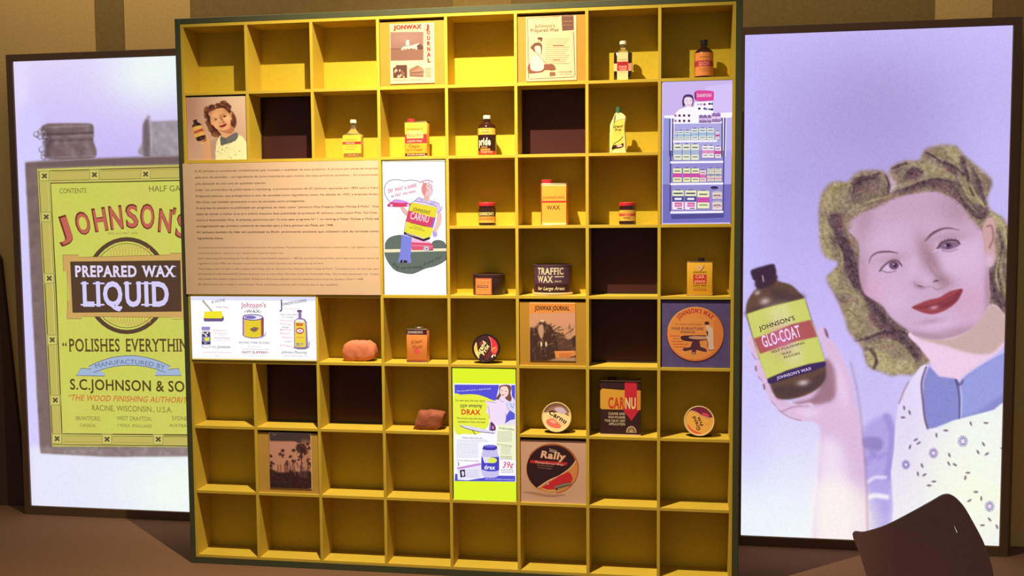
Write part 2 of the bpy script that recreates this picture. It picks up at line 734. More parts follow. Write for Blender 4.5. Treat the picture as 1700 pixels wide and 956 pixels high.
def hid_h(r, c):
    return any(r0 < r <= r1 and a <= c <= b2 for a, r0, b2, r1 in BIG)


def runs(flags):
    out, st = [], None
    for i, f in enumerate(flags + [True]):
        if not f and st is None:
            st = i
        if f and st is not None:
            out.append((st, i))
            st = None
    return out


for c in range(0, 9):
    for a, b in runs([hid_v(c, r) for r in range(8)]):
        bevel_box('divider', X(c) - T / 2, X(c) + T / 2, -0.0006, D, Z(b) - T / 2, Z(a) + T / 2, M_YEL, shelf, 0.0006)
for r in range(0, 9):
    for a, b in runs([hid_h(r, c) for c in range(8)]):
        bevel_box('shelf_board', X(a) + T / 2, X(b) - T / 2, 0.0, D, Z(r) - T / 2, Z(r) + T / 2, M_YEL, shelf, 0.0006)
        # the boards are halved together: the dividers run through

# ================================================================== the two big lightboxes
YB = 2.0 * S
LB = []


def lightbox(name, label, x0, x1):
    z0, z1 = Z(7.965), Z(0.07)
    t = thing(name, label, 'lightbox', ((x0 + x1) / 2, YB, 0))
    ox = (x0 + x1) / 2
    f = 0.12 * S
    yb = YW - 0.004 - YB
    bevel_box('frame_rail', x0 - f - ox, x0 - ox, -0.012, yb, 0, z1 + f, M_BOXFRAME, t, 0.002)
    bevel_box('frame_rail', x1 - ox, x1 + f - ox, -0.012, yb, 0, z1 + f, M_BOXFRAME, t, 0.002)
    bevel_box('frame_rail', x0 - ox, x1 - ox, -0.012, yb, z1, z1 + f, M_BOXFRAME, t, 0.002)
    bevel_box('frame_rail', x0 - ox, x1 - ox, -0.012, yb, 0, z0, M_BOXFRAME, t, 0.002)
    bevel_box('light_panel', x0 - ox, x1 - ox, 0.004, yb, z0, z1, mat('white_acrylic', (235, 235, 240), 0.5), t, 0)
    LB.append((t, x0, x1, z0, z1, ox))
    return t


LBL = lightbox('lightbox', 'tall backlit picture of an old yellow wax tin, left of the shelf', -4.20 * S, -0.32 * S)
LBR = lightbox('lightbox', 'tall backlit picture of a smiling blonde woman holding a brown bottle, right of the shelf', 8.29 * S, 12.175 * S)

# ---------------------------------------------------------------- right picture: woman with bottle


def zm(ox, oy, k):
    return lambda *p: [(ox + x / k, oy + y / k) for x, y in p]


A = zm(1350, 220, 3.982)
B = zm(1370, 400, 3.984)
C_ = zm(1400, 600, 4.157)
Dz = zm(1225, 420, 3.415)


def one(z, x, y):
    return z((x, y))[0]


def paint_woman(pal):
    cv = Canvas(1140, 20, 1850, 915, pal['bg'])
    P = pal
    # background
    g = cv
    yy = (g.YY - 50) / 840
    if pal['grad']:
        top, mid, low, bot = [np.array(v, float) for v in ((205, 192, 250), (184, 170, 232), (205, 190, 250), (243, 247, 252))]
        t = np.clip(yy, 0, 1)[..., None]
        c = np.where(t < 0.3, top + (mid - top) * (t / 0.3), np.where(t < 0.62, mid + (low - mid) * ((t - 0.3) / 0.32), low + (bot - low) * ((t - 0.62) / 0.38)))
        g.a[:] = c
        g.blob(1450, 180, 140, 100, (166, 150, 208), 0.7)
        g.blob(1660, 300, 70, 120, (206, 194, 250), 0.7)
        g.blob(1240, 300, 28, 420, (196, 186, 255), 0.7)
        g.blob(1232, 700, 40, 220, (214, 206, 255), 0.5)
        g.blob(1240, 860, 80, 60, (240, 250, 250), 0.8)
        g.blob(1450, 660, 60, 60, (190, 178, 236), 0.5)
    else:
        g.blob(1700, 250, 200, 200, P['bg2'], 0.8)
        g.blob(1180, 300, 150, 300, P['bg3'], 0.8)
    H, HD, HL = P['hair'], P['hair_d'], P['hair_l']
    # ---- shoulder of shirt behind (right)
    # ---- sleeve on the left of the apron
    cv.poly(C_((130, 380), (200, 230), (380, 130), (500, 60), (600, 60), (560, 420), (420, 1000), (150, 1000), (130, 700)), P['sleeve'], 0.75 if pal['grad'] else 1, 5)
    if pal['grad']:
        cv.poly(C_((130, 500), (210, 400), (340, 380), (350, 700), (330, 900), (320, 1180), (150, 1180), (110, 800)), (172, 155, 226), 0.75, 4)
        for a, w, c, al in ((C_((300, 380), (340, 500), (330, 640), (300, 800)), 12, (150, 132, 210), .5), (C_((170, 830), (220, 800), (290, 800)), 5, (238, 232, 255), .9),
                            (C_((165, 940), (220, 925), (300, 935)), 8, (246, 244, 255), .9), (C_((150, 700), (200, 650), (260, 560)), 10, (160, 142, 214), .5),
                            (C_((190, 610), (230, 660), (290, 640)), 8, (160, 140, 212), .5)):
            cv.stroke(a, w, c, al, 2.5)
        cv.poly(C_((130, 530), (250, 525), (265, 600), (210, 610), (140, 590)), (146, 128, 190), 0.8, 2)
    # ---- hair behind
    hair_out = A((225, 330), (290, 262), (400, 246), (470, 256), (500, 300), (512, 232), (600, 188), (700, 182), (735, 115), (830, 85), (940, 88), (1000, 150), (1085, 222), (1172, 300), (1182, 352), (1150, 430), (1170, 510), (1250, 560), (1290, 620), (1345, 720), (1390, 860), (1400, 1020), (1360, 1160), (1300, 1240), (1230, 1250), (1150, 1150),
                 (1000, 900), (600, 700), (560, 1200)) + \
        B((700, 700), (672, 820), (620, 860), (570, 888), (500, 880), (440, 892), (360, 860), (290, 835), (262, 780), (248, 715), (190, 645), (150, 590), (130, 520), (105, 450), (72, 375), (30, 300), (8, 245), (50, 200), (88, 150)) + \
        A((150, 850), (95, 830), (60, 790), (45, 700), (40, 600), (38, 500), (60, 400), (110, 335), (170, 320))
    hm = cv.poly(hair_out, H, 1, 2.4, n=4)
    # wavy locks: guide curves, dark then light
    guides = [
        (A((110, 560), (160, 650), (210, 760), (260, 860), (280, 950)), 34, HD, 12), (B((40, -20), (110, 60), (160, 150), (190, 240), (230, 320)), 34, HD, 12),
        (B((230, 300), (290, 380), (350, 470), (430, 560), (520, 650), (610, 780)), 34, HD, 16), (B((170, 660), (260, 650), (380, 610), (500, 600), (590, 650)), 16, HD, 8),
        (B((60, 330), (140, 330), (230, 370), (290, 480)), 26, HL, 8), (B((110, 430), (190, 480), (240, 560), (220, 650)), 26, HL, 8),
        (B((290, 690), (380, 660), (480, 680), (560, 760), (600, 840)), 22, HL, 10), (B((290, 800), (350, 760), (420, 780), (470, 870)), 22, P['hair_vl'], 8),
        (B((250, 720), (300, 720), (340, 790), (320, 850)), 16, HD, 5), (B((20, 240), (80, 200), (110, 120), (80, 20)), 20, HL, 8),
        (A((70, 560), (60, 650), (90, 740), (140, 820)), 22, HL, 8), (A((70, 440), (130, 370), (200, 340), (250, 350)), 24, P['hair_vl'], 7),
        (A((150, 520), (130, 430), (180, 360), (260, 330)), 30, HL, 8), (A((260, 440), (270, 360), (330, 310), (420, 300)), 30, HD, 10),
        (A((300, 470), (360, 430), (440, 400), (490, 340)), 30, H, 8), (A((240, 520), (330, 470), (420, 440), (500, 420)), 16, HL, 8),
        (A((480, 280), (500, 340), (495, 400)), 10, HD, 5), (A((440, 270), (380, 290), (300, 300)), 14, HD, 5),
        (A((530, 400), (620, 370), (720, 330), (820, 310), (920, 330)), 14, HD, 10), (A((560, 260), (640, 210), (720, 220), (820, 250), (930, 300)), 26, HL, 10),
        (A((600, 300), (660, 240), (720, 260)), 28, HD, 8), (A((520, 240), (570, 220), (620, 200)), 12, HD, 5),
        (A((740, 160), (800, 130), (870, 150), (940, 200), (980, 260)), 18, HL, 8), (A((810, 190), (880, 200), (950, 240), (1000, 280)), 12, HD, 8),
        (A((740, 130), (780, 150), (840, 190)), 12, HD, 5), (A((980, 160), (1000, 230), (1030, 320), (1060, 420)), 16, HD, 7),
        (A((900, 400), (960, 440), (1020, 500), (1090, 560), (1150, 520)), 32, HD, 12), (A((960, 250), (1000, 350), (1040, 430), (1110, 470)), 24, HL, 8),
        (A((1050, 240), (1090, 310), (1110, 400), (1140, 470)), 22, HD, 7), (A((1100, 300), (1140, 340), (1150, 420)), 12, HL, 6),
        (A((1030, 330), (1080, 420), (1130, 490)), 10, P['hair_vl'], 5), (A((900, 300), (950, 360), (1000, 440), (1070, 520)), 14, H, 6),
        (A((1150, 520), (1220, 560), (1260, 640), (1275, 740)), 16, P['hair_vl'], 8), (A((1220, 640), (1250, 760), (1230, 880), (1200, 960)), 22, HD, 9),
        (B((1120, 150), (1090, 220), (1110, 320), (1160, 440)), 26, HD, 9), (B((1180, 60), (1160, 180), (1180, 280), (1190, 400)), 16, HL, 8),
        (B((1150, 100), (1130, 220), (1150, 330)), 10, P['hair_vl'], 5), (A((1270, 780), (1320, 880), (1310, 1040), (1250, 1150)), 30, HD, 9), (A((1330, 800), (1370, 930), (1340, 1080)), 20, HL, 7)]
    r2 = random.Random(5)
    for pts, w, col, nst in guides:
        cv.stroke(pts, w / 5.5, col, 0.45, w / 9.0, clip=hm)
    patches = [(A((255, 320), (330, 290), (430, 290), (490, 330), (490, 430), (400, 470), (320, 480), (270, 450)), HD, .55), (A((600, 300), (650, 230), (720, 260), (700, 310), (640, 320)), HD, .75),
               (A((530, 250), (600, 200), (640, 215), (570, 280)), HD, .6), (A((545, 400), (640, 365), (740, 325), (850, 300), (920, 330), (900, 390), (800, 370), (700, 385), (600, 415)), HD, .8),
               (A((820, 180), (880, 190), (960, 240), (965, 160), (1000, 170), (1010, 290), (930, 285), (870, 240)), HD, .75), (A((900, 390), (950, 310), (1020, 410), (1070, 460), (1150, 490), (1140, 545), (1050, 530), (960, 460)), HD, .85),
               (A((1045, 250), (1100, 300), (1130, 400), (1095, 430), (1050, 340)), HD, .55), (A((110, 560), (170, 540), (220, 680), (280, 800), (310, 955), (230, 955), (180, 780)), HD, .9),
               (B((60, 0), (150, 60), (190, 150), (240, 280), (200, 325), (150, 230), (100, 100)), HD, .9), (B((225, 300), (370, 430), (480, 550), (600, 640), (640, 720), (610, 800), (520, 720), (430, 640), (300, 520)), HD, .8),
               (B((260, 650), (400, 600), (520, 590), (500, 650), (330, 672)), HD, .6), (B((1080, 200), (1190, 150), (1195, 490), (1120, 430), (1090, 330)), HD, .75), (B((70, 370), (130, 360), (160, 430), (110, 430)), HD, .4),
               (A((740, 120), (800, 130), (790, 170), (735, 165)), HD, .5), (A((1110, 300), (1175, 310), (1160, 400), (1130, 360)), HD, .5),
               (A((60, 560), (100, 620), (110, 780), (150, 850), (80, 820), (45, 700)), P['hair_vl'], .6), (A((60, 420), (130, 340), (190, 330), (170, 430), (120, 520), (60, 500)), HL, .7),
               (B((270, 730), (340, 720), (430, 760), (450, 870), (330, 850), (290, 800)), P['hair_vl'], .75), (B((460, 780), (560, 800), (590, 870), (480, 880)), P['hair_vl'], .6), (B((10, 240), (60, 200), (90, 240), (70, 330)), P['hair_vl'], .6),
               (B((120, 420), (200, 400), (260, 520), (200, 620), (140, 520)), HL, .6), (A((1010, 330), (1050, 400), (1130, 470), (1060, 470), (1000, 400)), HL, .7), (A((850, 90), (940, 100), (970, 150), (960, 210), (900, 150)), P['hair_vl'], .6),
               (A((740, 200), (850, 230), (930, 300), (840, 290), (740, 280)), HL, .6), (A((1160, 510), (1240, 560), (1280, 680), (1230, 640)), P['hair_vl'], .7), (A((495, 300), (540, 300), (550, 360), (510, 400)), P['skin_l'], .6)]
    for pts, c, al in patches:
        cv.poly(pts, c, al, 2.6, clip=hm)
    for i in range(420):
        x, y = r2.uniform(1355, 1760), r2.uniform(240, 640)
        cv.blob(x, y, r2.uniform(3, 8), r2.uniform(.8, 1.8), r2.choice([HD, HD, HL, P['hair_vl']]), .3, r2.uniform(20, 130), clip=hm)
    for pts, w, col, nst in guides:
        for i in range(nst * 3):
            o1, o2 = r2.gauss(0, w * 0.5 / 3.98), r2.gauss(0, w * 0.5 / 3.98)
            j = [(x + o1 * (1 - k / len(pts)) + o2 * k / len(pts), y + o2 * (1 - k / len(pts)) + r2.uniform(-1, 1)) for k, (x, y) in enumerate(pts)]
            a0 = r2.randrange(0, max(1, len(j) - 2))
            s = r2.uniform(0.72, 1.06)
            cv.stroke(j[a0:], r2.uniform(0.8, 1.8), np.clip(np.array(col) * s, 0, 255), 0.5, 0.6, taper=True, clip=hm)
    nz = gblur(rng.normal(0, 1, hm.shape), 0.9)
    nz2 = gblur(rng.normal(0, 1, hm.shape), 2.2)
    cv.a += (nz * 26 + nz2 * 42)[..., None] * hm[..., None] * (1.0 if pal['grad'] else 0.5)
    # ---- neck and face
    SK = P['skin']
    neck = B((560, 600), (620, 700), (690, 790), (715, 850), (760, 890), (860, 912), (915, 905), (960, 865), (1060, 800), (1175, 700), (1240, 560), (1180, 480), (1095, 420), (900, 560))
    cv.poly(neck, P['neck'], 1, 1.0)
    cv.poly(B((600, 640), (700, 670), (800, 695), (900, 728), (1010, 750), (1100, 742), (1150, 700), (1230, 600), (1180, 480), (1095, 420), (1000, 540), (850, 640), (700, 640)), P['neck_sh'], 0.85, 2.0)
    face = A((228, 640), (250, 575), (330, 525), (410, 495), (500, 450), (560, 425), (700, 395), (800, 385), (880, 410), (960, 460), (1040, 560), (1110, 640)) + \
        B((1062, 60), (1080, 180), (1086, 290), (1085, 400), (1040, 500), (970, 575), (880, 625), (790, 648), (700, 650), (600, 632), (540, 585), (480, 545), (430, 500), (395, 450), (370, 420), (320, 390), (262, 350), (238, 290), (222, 200), (225, 100), (215, 0))
    fm = cv.poly(face, SK, 1, 0.9, n=4)
    # fine hairs falling over the hairline
    hl_ = A((235, 640), (250, 575), (330, 525), (410, 495), (500, 450), (560, 425), (700, 395), (800, 385), (880, 410), (960, 460), (1040, 560), (1110, 640))
    hp = spline(hl_, 8)
    cv.stroke(hl_, 3.5, HD, .22, 3.5)
    for x, y in hp:
        for q_ in range(2):
            dx, dy = r2.uniform(-7, 7), r2.uniform(1, 4)
            cv.stroke([(x - dx, y - dy - 3), (x + r2.uniform(-2, 2), y), (x + dx, y + dy * .4)], r2.uniform(.8, 1.6), r2.choice([H, HD, HL]), .5, .7)
    lh = B((215, 0), (225, 100), (222, 200), (238, 290), (262, 350), (320, 390), (370, 420), (395, 450), (430, 500), (480, 545), (540, 585))
    cv.stroke(lh, 3, HD, .3, 3)
    # soft shading
    for (x, y), rx, ry, col, al, rot in (
            (one(A, 640, 520), 85, 30, P['skin_m'], .6, -14), (one(A, 330, 640), 14, 42, P['skin_sh'], .55, 6), (one(A, 950, 520), 28, 20, P['skin_sh'], .5, 35),
            (one(A, 480, 700), 60, 26, P['skin_l'], .45, -14), (one(B, 860, 130), 34, 26, P['skin_l'], .8, -10), (one(B, 980, 200), 20, 60, P['skin_l'], .6, 0),
            (one(B, 330, 330), 24, 20, P['blush'], .55, 30), (one(B, 420, 300), 40, 26, P['skin_l'], .35, 20), (one(B, 450, 420), 24, 22, P['skin_l'], .5, 30),
            (one(B, 770, 550), 40, 17, P['skin_l'], .75, -12), (one(B, 960, 400), 22, 40, P['blush'], .35, 10), (one(B, 850, 610), 50, 8, P['skin_sh'], .55, -12),
            (one(B, 640, 620), 30, 5, P['skin_sh'], .55, 10), (one(B, 600, 130), 10, 34, P['skin_l'], .5, 18), (one(B, 720, 160), 9, 30, P['skin_sh'], .75, -22),
            (one(B, 780, 260), 14, 9, P['skin_sh'], .8, 20), (one(B, 620, 290), 12, 7, P['skin_sh'], .35, 10), (one(B, 680, 250), 11, 13, P['skin_l'], .6, 0),
            (one(B, 1075, 330), 5, 45, P['skin_sh'], .6, 0), (one(B, 250, 240), 6, 30, P['skin_sh'], .4, 0), (one(B, 700, 530), 20, 4, P['skin_sh'], .45, -8),
            (one(A, 740, 800), 11, 26, P['skin_sh'], .75, -18), (one(A, 900, 690), 30, 7, P['skin_sh'], .45, -6), (one(A, 520, 830), 24, 6, P['skin_sh'], .35, -10)):
        cv.blob(x, y, rx, ry, col, al, rot, clip=fm)
    # ear (right)
    cv.poly(A((1120, 640), (1140, 580), (1180, 560), (1205, 610), (1200, 720), (1205, 830), (1180, 885), (1145, 870), (1130, 760)), P['ear'], 1, 1.0)
    cv.stroke(A((1150, 620), (1180, 620), (1190, 700), (1165, 760)), 3.2, P['ear_d'], .8, 1.4)
    cv.blob(*one(B, 1085, 130), 7, 10, P['skin_l'], .8)
    # brows
    cv.stroke(A((735, 722), (780, 670), (840, 640), (900, 632), (965, 645)), 3.0, P['brow'], .9, 1.0, taper=True)
    cv.stroke(A((745, 715), (790, 670), (850, 640)), 3.0, P['brow'], .8, 1.2, taper=True)
    cv.stroke(A((368, 865), (385, 820), (430, 792), (500, 787), (560, 797)), 2.6, P['brow'], .9, 1.0, taper=True)
    cv.stroke(A((430, 795), (500, 787), (560, 797)), 2.4, P['brow'], .7, 1.0, taper=True)
    # eyes
    L = one(A, 515, 880)
    cv.poly(A((455, 905), (480, 875), (520, 852), (560, 855), (580, 880), (550, 905), (500, 915)), P['white'], .6, .8)
    cv.disc(*one(A, 534, 878), 8.4, 6.8, P['iris'], 1)
    cv.disc(*one(A, 540, 877), 3.2, 3.2, P['pupil'], 1)
    cv.disc(*one(A, 532, 872), 1.4, 1.3, P['white'], .9)
    cv.stroke(A((440, 915), (475, 875), (520, 848), (560, 850), (585, 880)), 2.6, P['lash'], .9, .9)
    cv.stroke(A((455, 915), (500, 925), (550, 912)), 1.3, P['lash'], .6, .9)
    cv.stroke(A((445, 895), (480, 860), (520, 836), (570, 838)), 1.4, P['skin_sh'], .9, .8)
    cv.poly(A((830, 760), (850, 735), (890, 722), (940, 722), (965, 742), (930, 765), (880, 775)), P['iris'], .8, 1.2)
    cv.disc(*one(A, 892, 748), 7.0, 6.0, P['iris'], 1)
    cv.disc(*one(A, 894, 746), 3.4, 3.2, P['pupil'], 1)
    cv.disc(*one(A, 872, 748), 1.6, 1.3, P['white'], .8)
    cv.stroke(A((822, 765), (850, 730), (895, 712), (945, 714), (968, 735)), 3.4, P['lash'], .9, 1.0)
    for x, y in ((835, 728), (850, 718), (868, 708), (890, 702), (915, 700), (940, 702), (960, 712)):
        cv.stroke(A((x, y + 14), (x + 1, y - 4)), 1.1, P['lash'], .6, .6)
    cv.stroke(A((790, 790), (820, 775), (850, 780)), 1.6, P['skin_l'], .9, .8)
    cv.stroke(A((850, 780), (900, 788), (950, 770)), 1.4, P['lash'], .5, 1)
    # nose
    cv.stroke(B((690, 90), (685, 150), (720, 215), (790, 265)), 3.5, P['skin_sh'], .7, 2.2)
    cv.stroke(B((605, 290), (630, 300), (655, 302)), 2.8, P['lash'], .7, 1.0, taper=True)
    cv.stroke(B((715, 272), (735, 262), (750, 266)), 3.2, P['lash'], .85, 1.0, taper=True)
    cv.stroke(B((590, 270), (600, 300), (640, 315), (690, 300), (740, 320), (790, 300), (815, 280)), 1.6, P['skin_sh'], .8, 1.4)
    # mouth
    cv.poly(B((575, 438), (640, 405), (700, 385), (740, 378), (765, 368), (800, 345), (850, 325), (908, 318), (890, 370), (850, 420), (790, 460), (720, 483), (660, 478), (610, 460)), P['lip'], 1, .7)
    cv.poly(B((600, 438), (680, 432), (750, 415), (830, 385), (900, 325), (870, 400), (790, 440), (700, 450)), P['lip_d'], .6, 1.2)
    cv.blob(*one(B, 720, 440), 6, 2.4, P['lip_l'], .8, -10)
    cv.stroke(B((580, 438), (660, 432), (740, 412), (830, 372), (905, 322)), 1.3, P['lip_d'], .9, .8)
    # ---- shirt
    SH = P['shirt']
    cv.poly(C_((555, 130), (590, 30), (620, 60), (660, 105), (770, 118), (800, 150), (850, 95), (980, 10), (1150, -80), (1260, -120), (1330, 60), (1250, 250), (1090, 290), (1040, 335), (900, 375), (760, 410), (600, 470), (560, 440), (548, 300)), SH, 1, .9, smooth=False)
    cv.poly(C_((850, 95), (980, 10), (1150, -80), (1260, -110), (1330, 60), (1250, 230), (1090, 240), (950, 330), (810, 380), (805, 180)), P['shirt_l'], .75, 3)
    cv.stroke(C_((775, 125), (792, 190), (800, 260), (802, 400)), 2.8, P['shirt_d'], .85, .9)
    cv.stroke(C_((780, 130), (805, 165), (825, 130)), 3.6, P['shirt_d'], .7, 1.0)
    cv.stroke(C_((810, 165), (818, 260), (812, 390)), 1.6, P['shirt_vl'], .9, .8)
    # ---- apron
    AP = P['apron']
    apr = C_((530, 40), (560, 20), (590, 30), (552, 110), (545, 160), (550, 260), (562, 380), (580, 466), (640, 460), (760, 408), (900, 372), (1040, 335), (1090, 295), (1200, 260), (1300, 120), (1345, 0), (1500, 60), (1800, 500), (1800, 1300), (330, 1300), (345, 1000), (330, 760), (352, 600), (360, 450), (380, 300), (440, 170))
    am = cv.poly(apr, AP, 1, .8, smooth=False)
    if pal['grad']:
        cv.blob(*one(C_, 450, 260), 40, 110, (224, 208, 250), .8, clip=am)
        cv.blob(*one(C_, 420, 620), 40, 60, (226, 216, 246), .6, clip=am)
        cv.blob(*one(C_, 900, 900), 80, 90, (250, 255, 226), .8, clip=am)
        cv.blob(*one(C_, 980, 500), 50, 50, (244, 250, 240), .6, clip=am)
    cv.stroke(C_((572, 40), (548, 110), (540, 170), (550, 280), (562, 390), (582, 462)), 3.6, P['edge'], .85, 1.0)
    cv.stroke(C_((450, 140), (420, 200), (385, 290)), 2.8, P['skin_sh'], .7, 1.2)
    fl = P['flower']
    for x, y, s in ((432, 712, 30), (622, 632, 34), (825, 550, 38), (1010, 1000, 36), (1390, 700, 36), (1210, 860, 34)):
        cx, cy = one(C_, x, y)
        for k in range(13):
            a = k * 2 * math.pi / 13
            u, v = math.cos(a), math.sin(a)
            cv.stroke([(cx + u * s * .42 / 4.157, cy + v * s * .5 / 4.157), (cx + u * s * .88 / 4.157, cy + v * s * 1.0 / 4.157)], 1.5, fl, .85, .6)
        cv.disc(cx, cy, s * .3 / 4.157, s * .33 / 4.157, P['flower_c'], .8)
    for x, y, a in ((420, 320, 80), (458, 352, 75), (412, 386, 0), (643, 508, 85), (708, 476, 0), (880, 428, 70), (985, 424, 0), (500, 540, 150), (520, 563, 150), (460, 590, 110), (967, 570, 60), (930, 625, 60), (990, 638, 150),
                    (732, 645, 70), (728, 705, 60), (770, 712, 30), (543, 718, 70), (515, 775, 80), (560, 782, 150), (860, 768, 0), (842, 802, 100), (625, 828, 0), (592, 855, 0), (915, 900, 0), (952, 945, 90), (870, 960, 150), (1010, 1090, 50), (1060, 1140, 70), (960, 1130, 0),
                    (1180, 500, 20), (1300, 620, 80), (1150, 700, 40), (1280, 780, 120), (1100, 600, 10)):
        cx, cy = one(C_, x, y)
        cv.disc(cx, cy, 4.0, 1.7, P['leaf'], .85, a)
    # ---- forearm and hand
    AR, AL = P['arm'], P['arm_l']
    arm = Dz((560, 560), (640, 700), (665, 850)) + [(1428, 700), (1436, 780), (1440, 915), (1355, 915), (1357, 800), (1362, 720)] + Dz((440, 960), (330, 940), (300, 880), (360, 800), (480, 640))
    cv.poly(arm, AR, 1, 1.5)
    if pal['grad']:
        cv.poly([(1362, 730), (1395, 740), (1408, 800), (1416, 915), (1356, 915), (1357, 800)], (244, 232, 246), .8, 9)
        cv.poly([(1356, 800), (1440, 820), (1445, 915), (1356, 915)], (254, 248, 240), .75, 12)
    cv.stroke(Dz((640, 620), (680, 800)) + [(1432, 720), (1438, 800), (1441, 900)], 3.2, P['arm_sh'], .35, 2.5)
    # thumb / palm side on the right of the bottle
    cv.poly(Dz((480, 520), (455, 440), (478, 418), (505, 440), (520, 480), (555, 520), (590, 600), (620, 700), (640, 830), (560, 900), (420, 900), (480, 760), (500, 600)), AR, 1, 1.2)
    cv.poly(Dz((488, 425), (505, 440), (515, 480), (500, 470)), P['nail'], .9, .8)
    cv.poly(Dz((490, 600), (540, 640), (560, 740), (540, 830), (440, 860), (330, 860), (300, 850), (420, 820), (480, 720)), P['arm_sh'], .85, 2.6)
    # fingers at the left of the bottle
    fing = [Dz((55, 500), (75, 470), (100, 500), (125, 580), (110, 610), (80, 570)), Dz((98, 640), (110, 610), (150, 615), (165, 680), (150, 730), (115, 700)), Dz((140, 740), (160, 715), (190, 740), (220, 810), (260, 860), (250, 900), (190, 840)),
            Dz((190, 800), (260, 830), (330, 860), (420, 850), (440, 930), (360, 950), (290, 930), (230, 890))]
    for f in fing:
        cv.poly(f, AR, 1, 1.0)
        cv.stroke(f[:3], 2, AL, .6, 1.2)
        cv.stroke(f[-3:], 1.6, P['arm_sh'], .6, 1.0)
    cv.poly(Dz((96, 645), (104, 638), (108, 665), (100, 670)), P['nail'], .8, .6)
    cv.poly(Dz((142, 745), (150, 740), (156, 770), (148, 775)), P['nail'], .8, .6)
    cv.stroke(Dz((250, 900), (290, 880), (330, 870), (400, 868)), 2.0, P['arm_sh'], .6, 1.4)
    cv.blob(*one(Dz, 400, 905), 16, 7, AL, .7)
    cv.blob(*one(Dz, 590, 760), 8, 30, AL, .6, -10)
    # ---- bottle
    G, GD, GL = P['glass'], P['glass_d'], P['glass_l']
    cv.poly(Dz((108, 195), (100, 130), (200, 105), (220, 145), (232, 160), (300, 180), (350, 225), (380, 260), (410, 350), (450, 470), (490, 600), (500, 680), (480, 740), (420, 790), (320, 825), (240, 828), (205, 800), (160, 690), (110, 560), (60, 400), (45, 330), (55, 270), (90, 215)), G, 1, 1.0)
    cv.poly(Dz((72, 105), (85, 92), (150, 72), (200, 62), (212, 80), (215, 120), (160, 150), (95, 155), (78, 130)), GD, 1, 1.0)
    cv.poly(Dz((105, 150), (210, 120), (222, 150), (180, 190), (108, 200)), GD, .9, 1.4)
    cv.stroke(Dz((140, 130), (145, 160)), 2.0, (235, 225, 250), .7, 1.0)
    cv.blob(*one(Dz, 155, 275), 7, 5, GL, .9, -20)
    cv.blob(*one(Dz, 110, 225), 4, 3, GL, .8, -20)
    cv.blob(*one(Dz, 240, 235), 20, 10, GD, .5, 20)
    cv.poly(Dz((50, 330), (45, 350), (300, 262), (380, 256), (375, 235), (300, 245), (150, 290)), GD, .5, 3)
    cv.poly(Dz((200, 760), (330, 740), (480, 680), (500, 690), (470, 750), (330, 815), (240, 825), (210, 800)), GD, .45, 3)
    cv.blob(*one(Dz, 370, 735), 8, 4, GL, .9, -10)
    # label
    cv.poly(Dz((50, 345), (140, 315), (260, 285), (378, 256), (415, 375), (455, 480), (495, 615), (400, 630), (280, 665), (163, 713), (120, 590), (85, 470)), P['label'], 1, .6, smooth=False)
    lm = cv.poly(Dz((165, 310), (280, 280), (330, 450), (380, 600), (300, 650), (230, 500)), P['label_l'], .6, 6, smooth=False)
    cv.poly(Dz((90, 485), (180, 455), (300, 405), (412, 378), (450, 475), (330, 500), (220, 540), (125, 572)), P['band'], 1, .6, smooth=False)
    cv.blob(*one(Dz, 250, 490), 18, 22, P['band_l'], .55, -18)
    cv.poly(Dz((165, 715), (280, 665), (400, 630), (495, 612), (500, 640), (420, 672), (300, 705), (190, 742), (172, 738)), P['strip'], 1, .6, smooth=False)
    return cv


def hexs(**k):
    return k


pal_big = hexs(grad=True, bg=(190, 178, 240), bg2=(0, 0, 0), bg3=(0, 0, 0), hair=(152, 130, 110), hair_d=(102, 74, 84), hair_l=(172, 152, 116), hair_vl=(184, 172, 124), sleeve=(206, 194, 246),
               skin=(207, 170, 200), skin_m=(196, 158, 184), skin_l=(224, 190, 226), skin_sh=(166, 126, 140), blush=(216, 152, 180), neck=(238, 206, 232), neck_sh=(198, 166, 158), ear=(206, 164, 164), ear_d=(150, 100, 110),
               brow=(104, 70, 82), iris=(116, 84, 112), pupil=(60, 40, 58), lash=(88, 58, 72), white=(216, 198, 226), lip=(158, 70, 80), lip_d=(118, 48, 58), lip_l=(230, 170, 190),
               shirt=(140, 140, 208), shirt_l=(158, 166, 230), shirt_d=(92, 76, 120), shirt_vl=(214, 206, 240), apron=(240, 238, 246), edge=(110, 84, 124), flower=(104, 84, 168), flower_c=(244, 214, 240), leaf=(112, 84, 110),
               arm=(222, 188, 224), arm_l=(240, 214, 242), arm_sh=(152, 108, 122), nail=(128, 84, 112), glass=(104, 76, 64), glass_d=(64, 44, 62), glass_l=(214, 190, 190),
               label=(205, 210, 110), label_l=(226, 226, 168), band=(176, 88, 90), band_l=(214, 120, 176), strip=(66, 46, 92))
cvw = paint_woman(pal_big)
cvw.a += gblur(rng.normal(0, 1, cvw.a.shape[:2]), 0.6)[..., None] * 5.0
t, x0, x1, z0, z1, ox = LB[1]
print_sheet('printed_film', x0, x1, z0, z1, YB, cvw, t, LIT, 360, 700, off=(ox, YB, 0))
d = plane_decal(YB, off=(ox, YB, 0), base=0.0006)
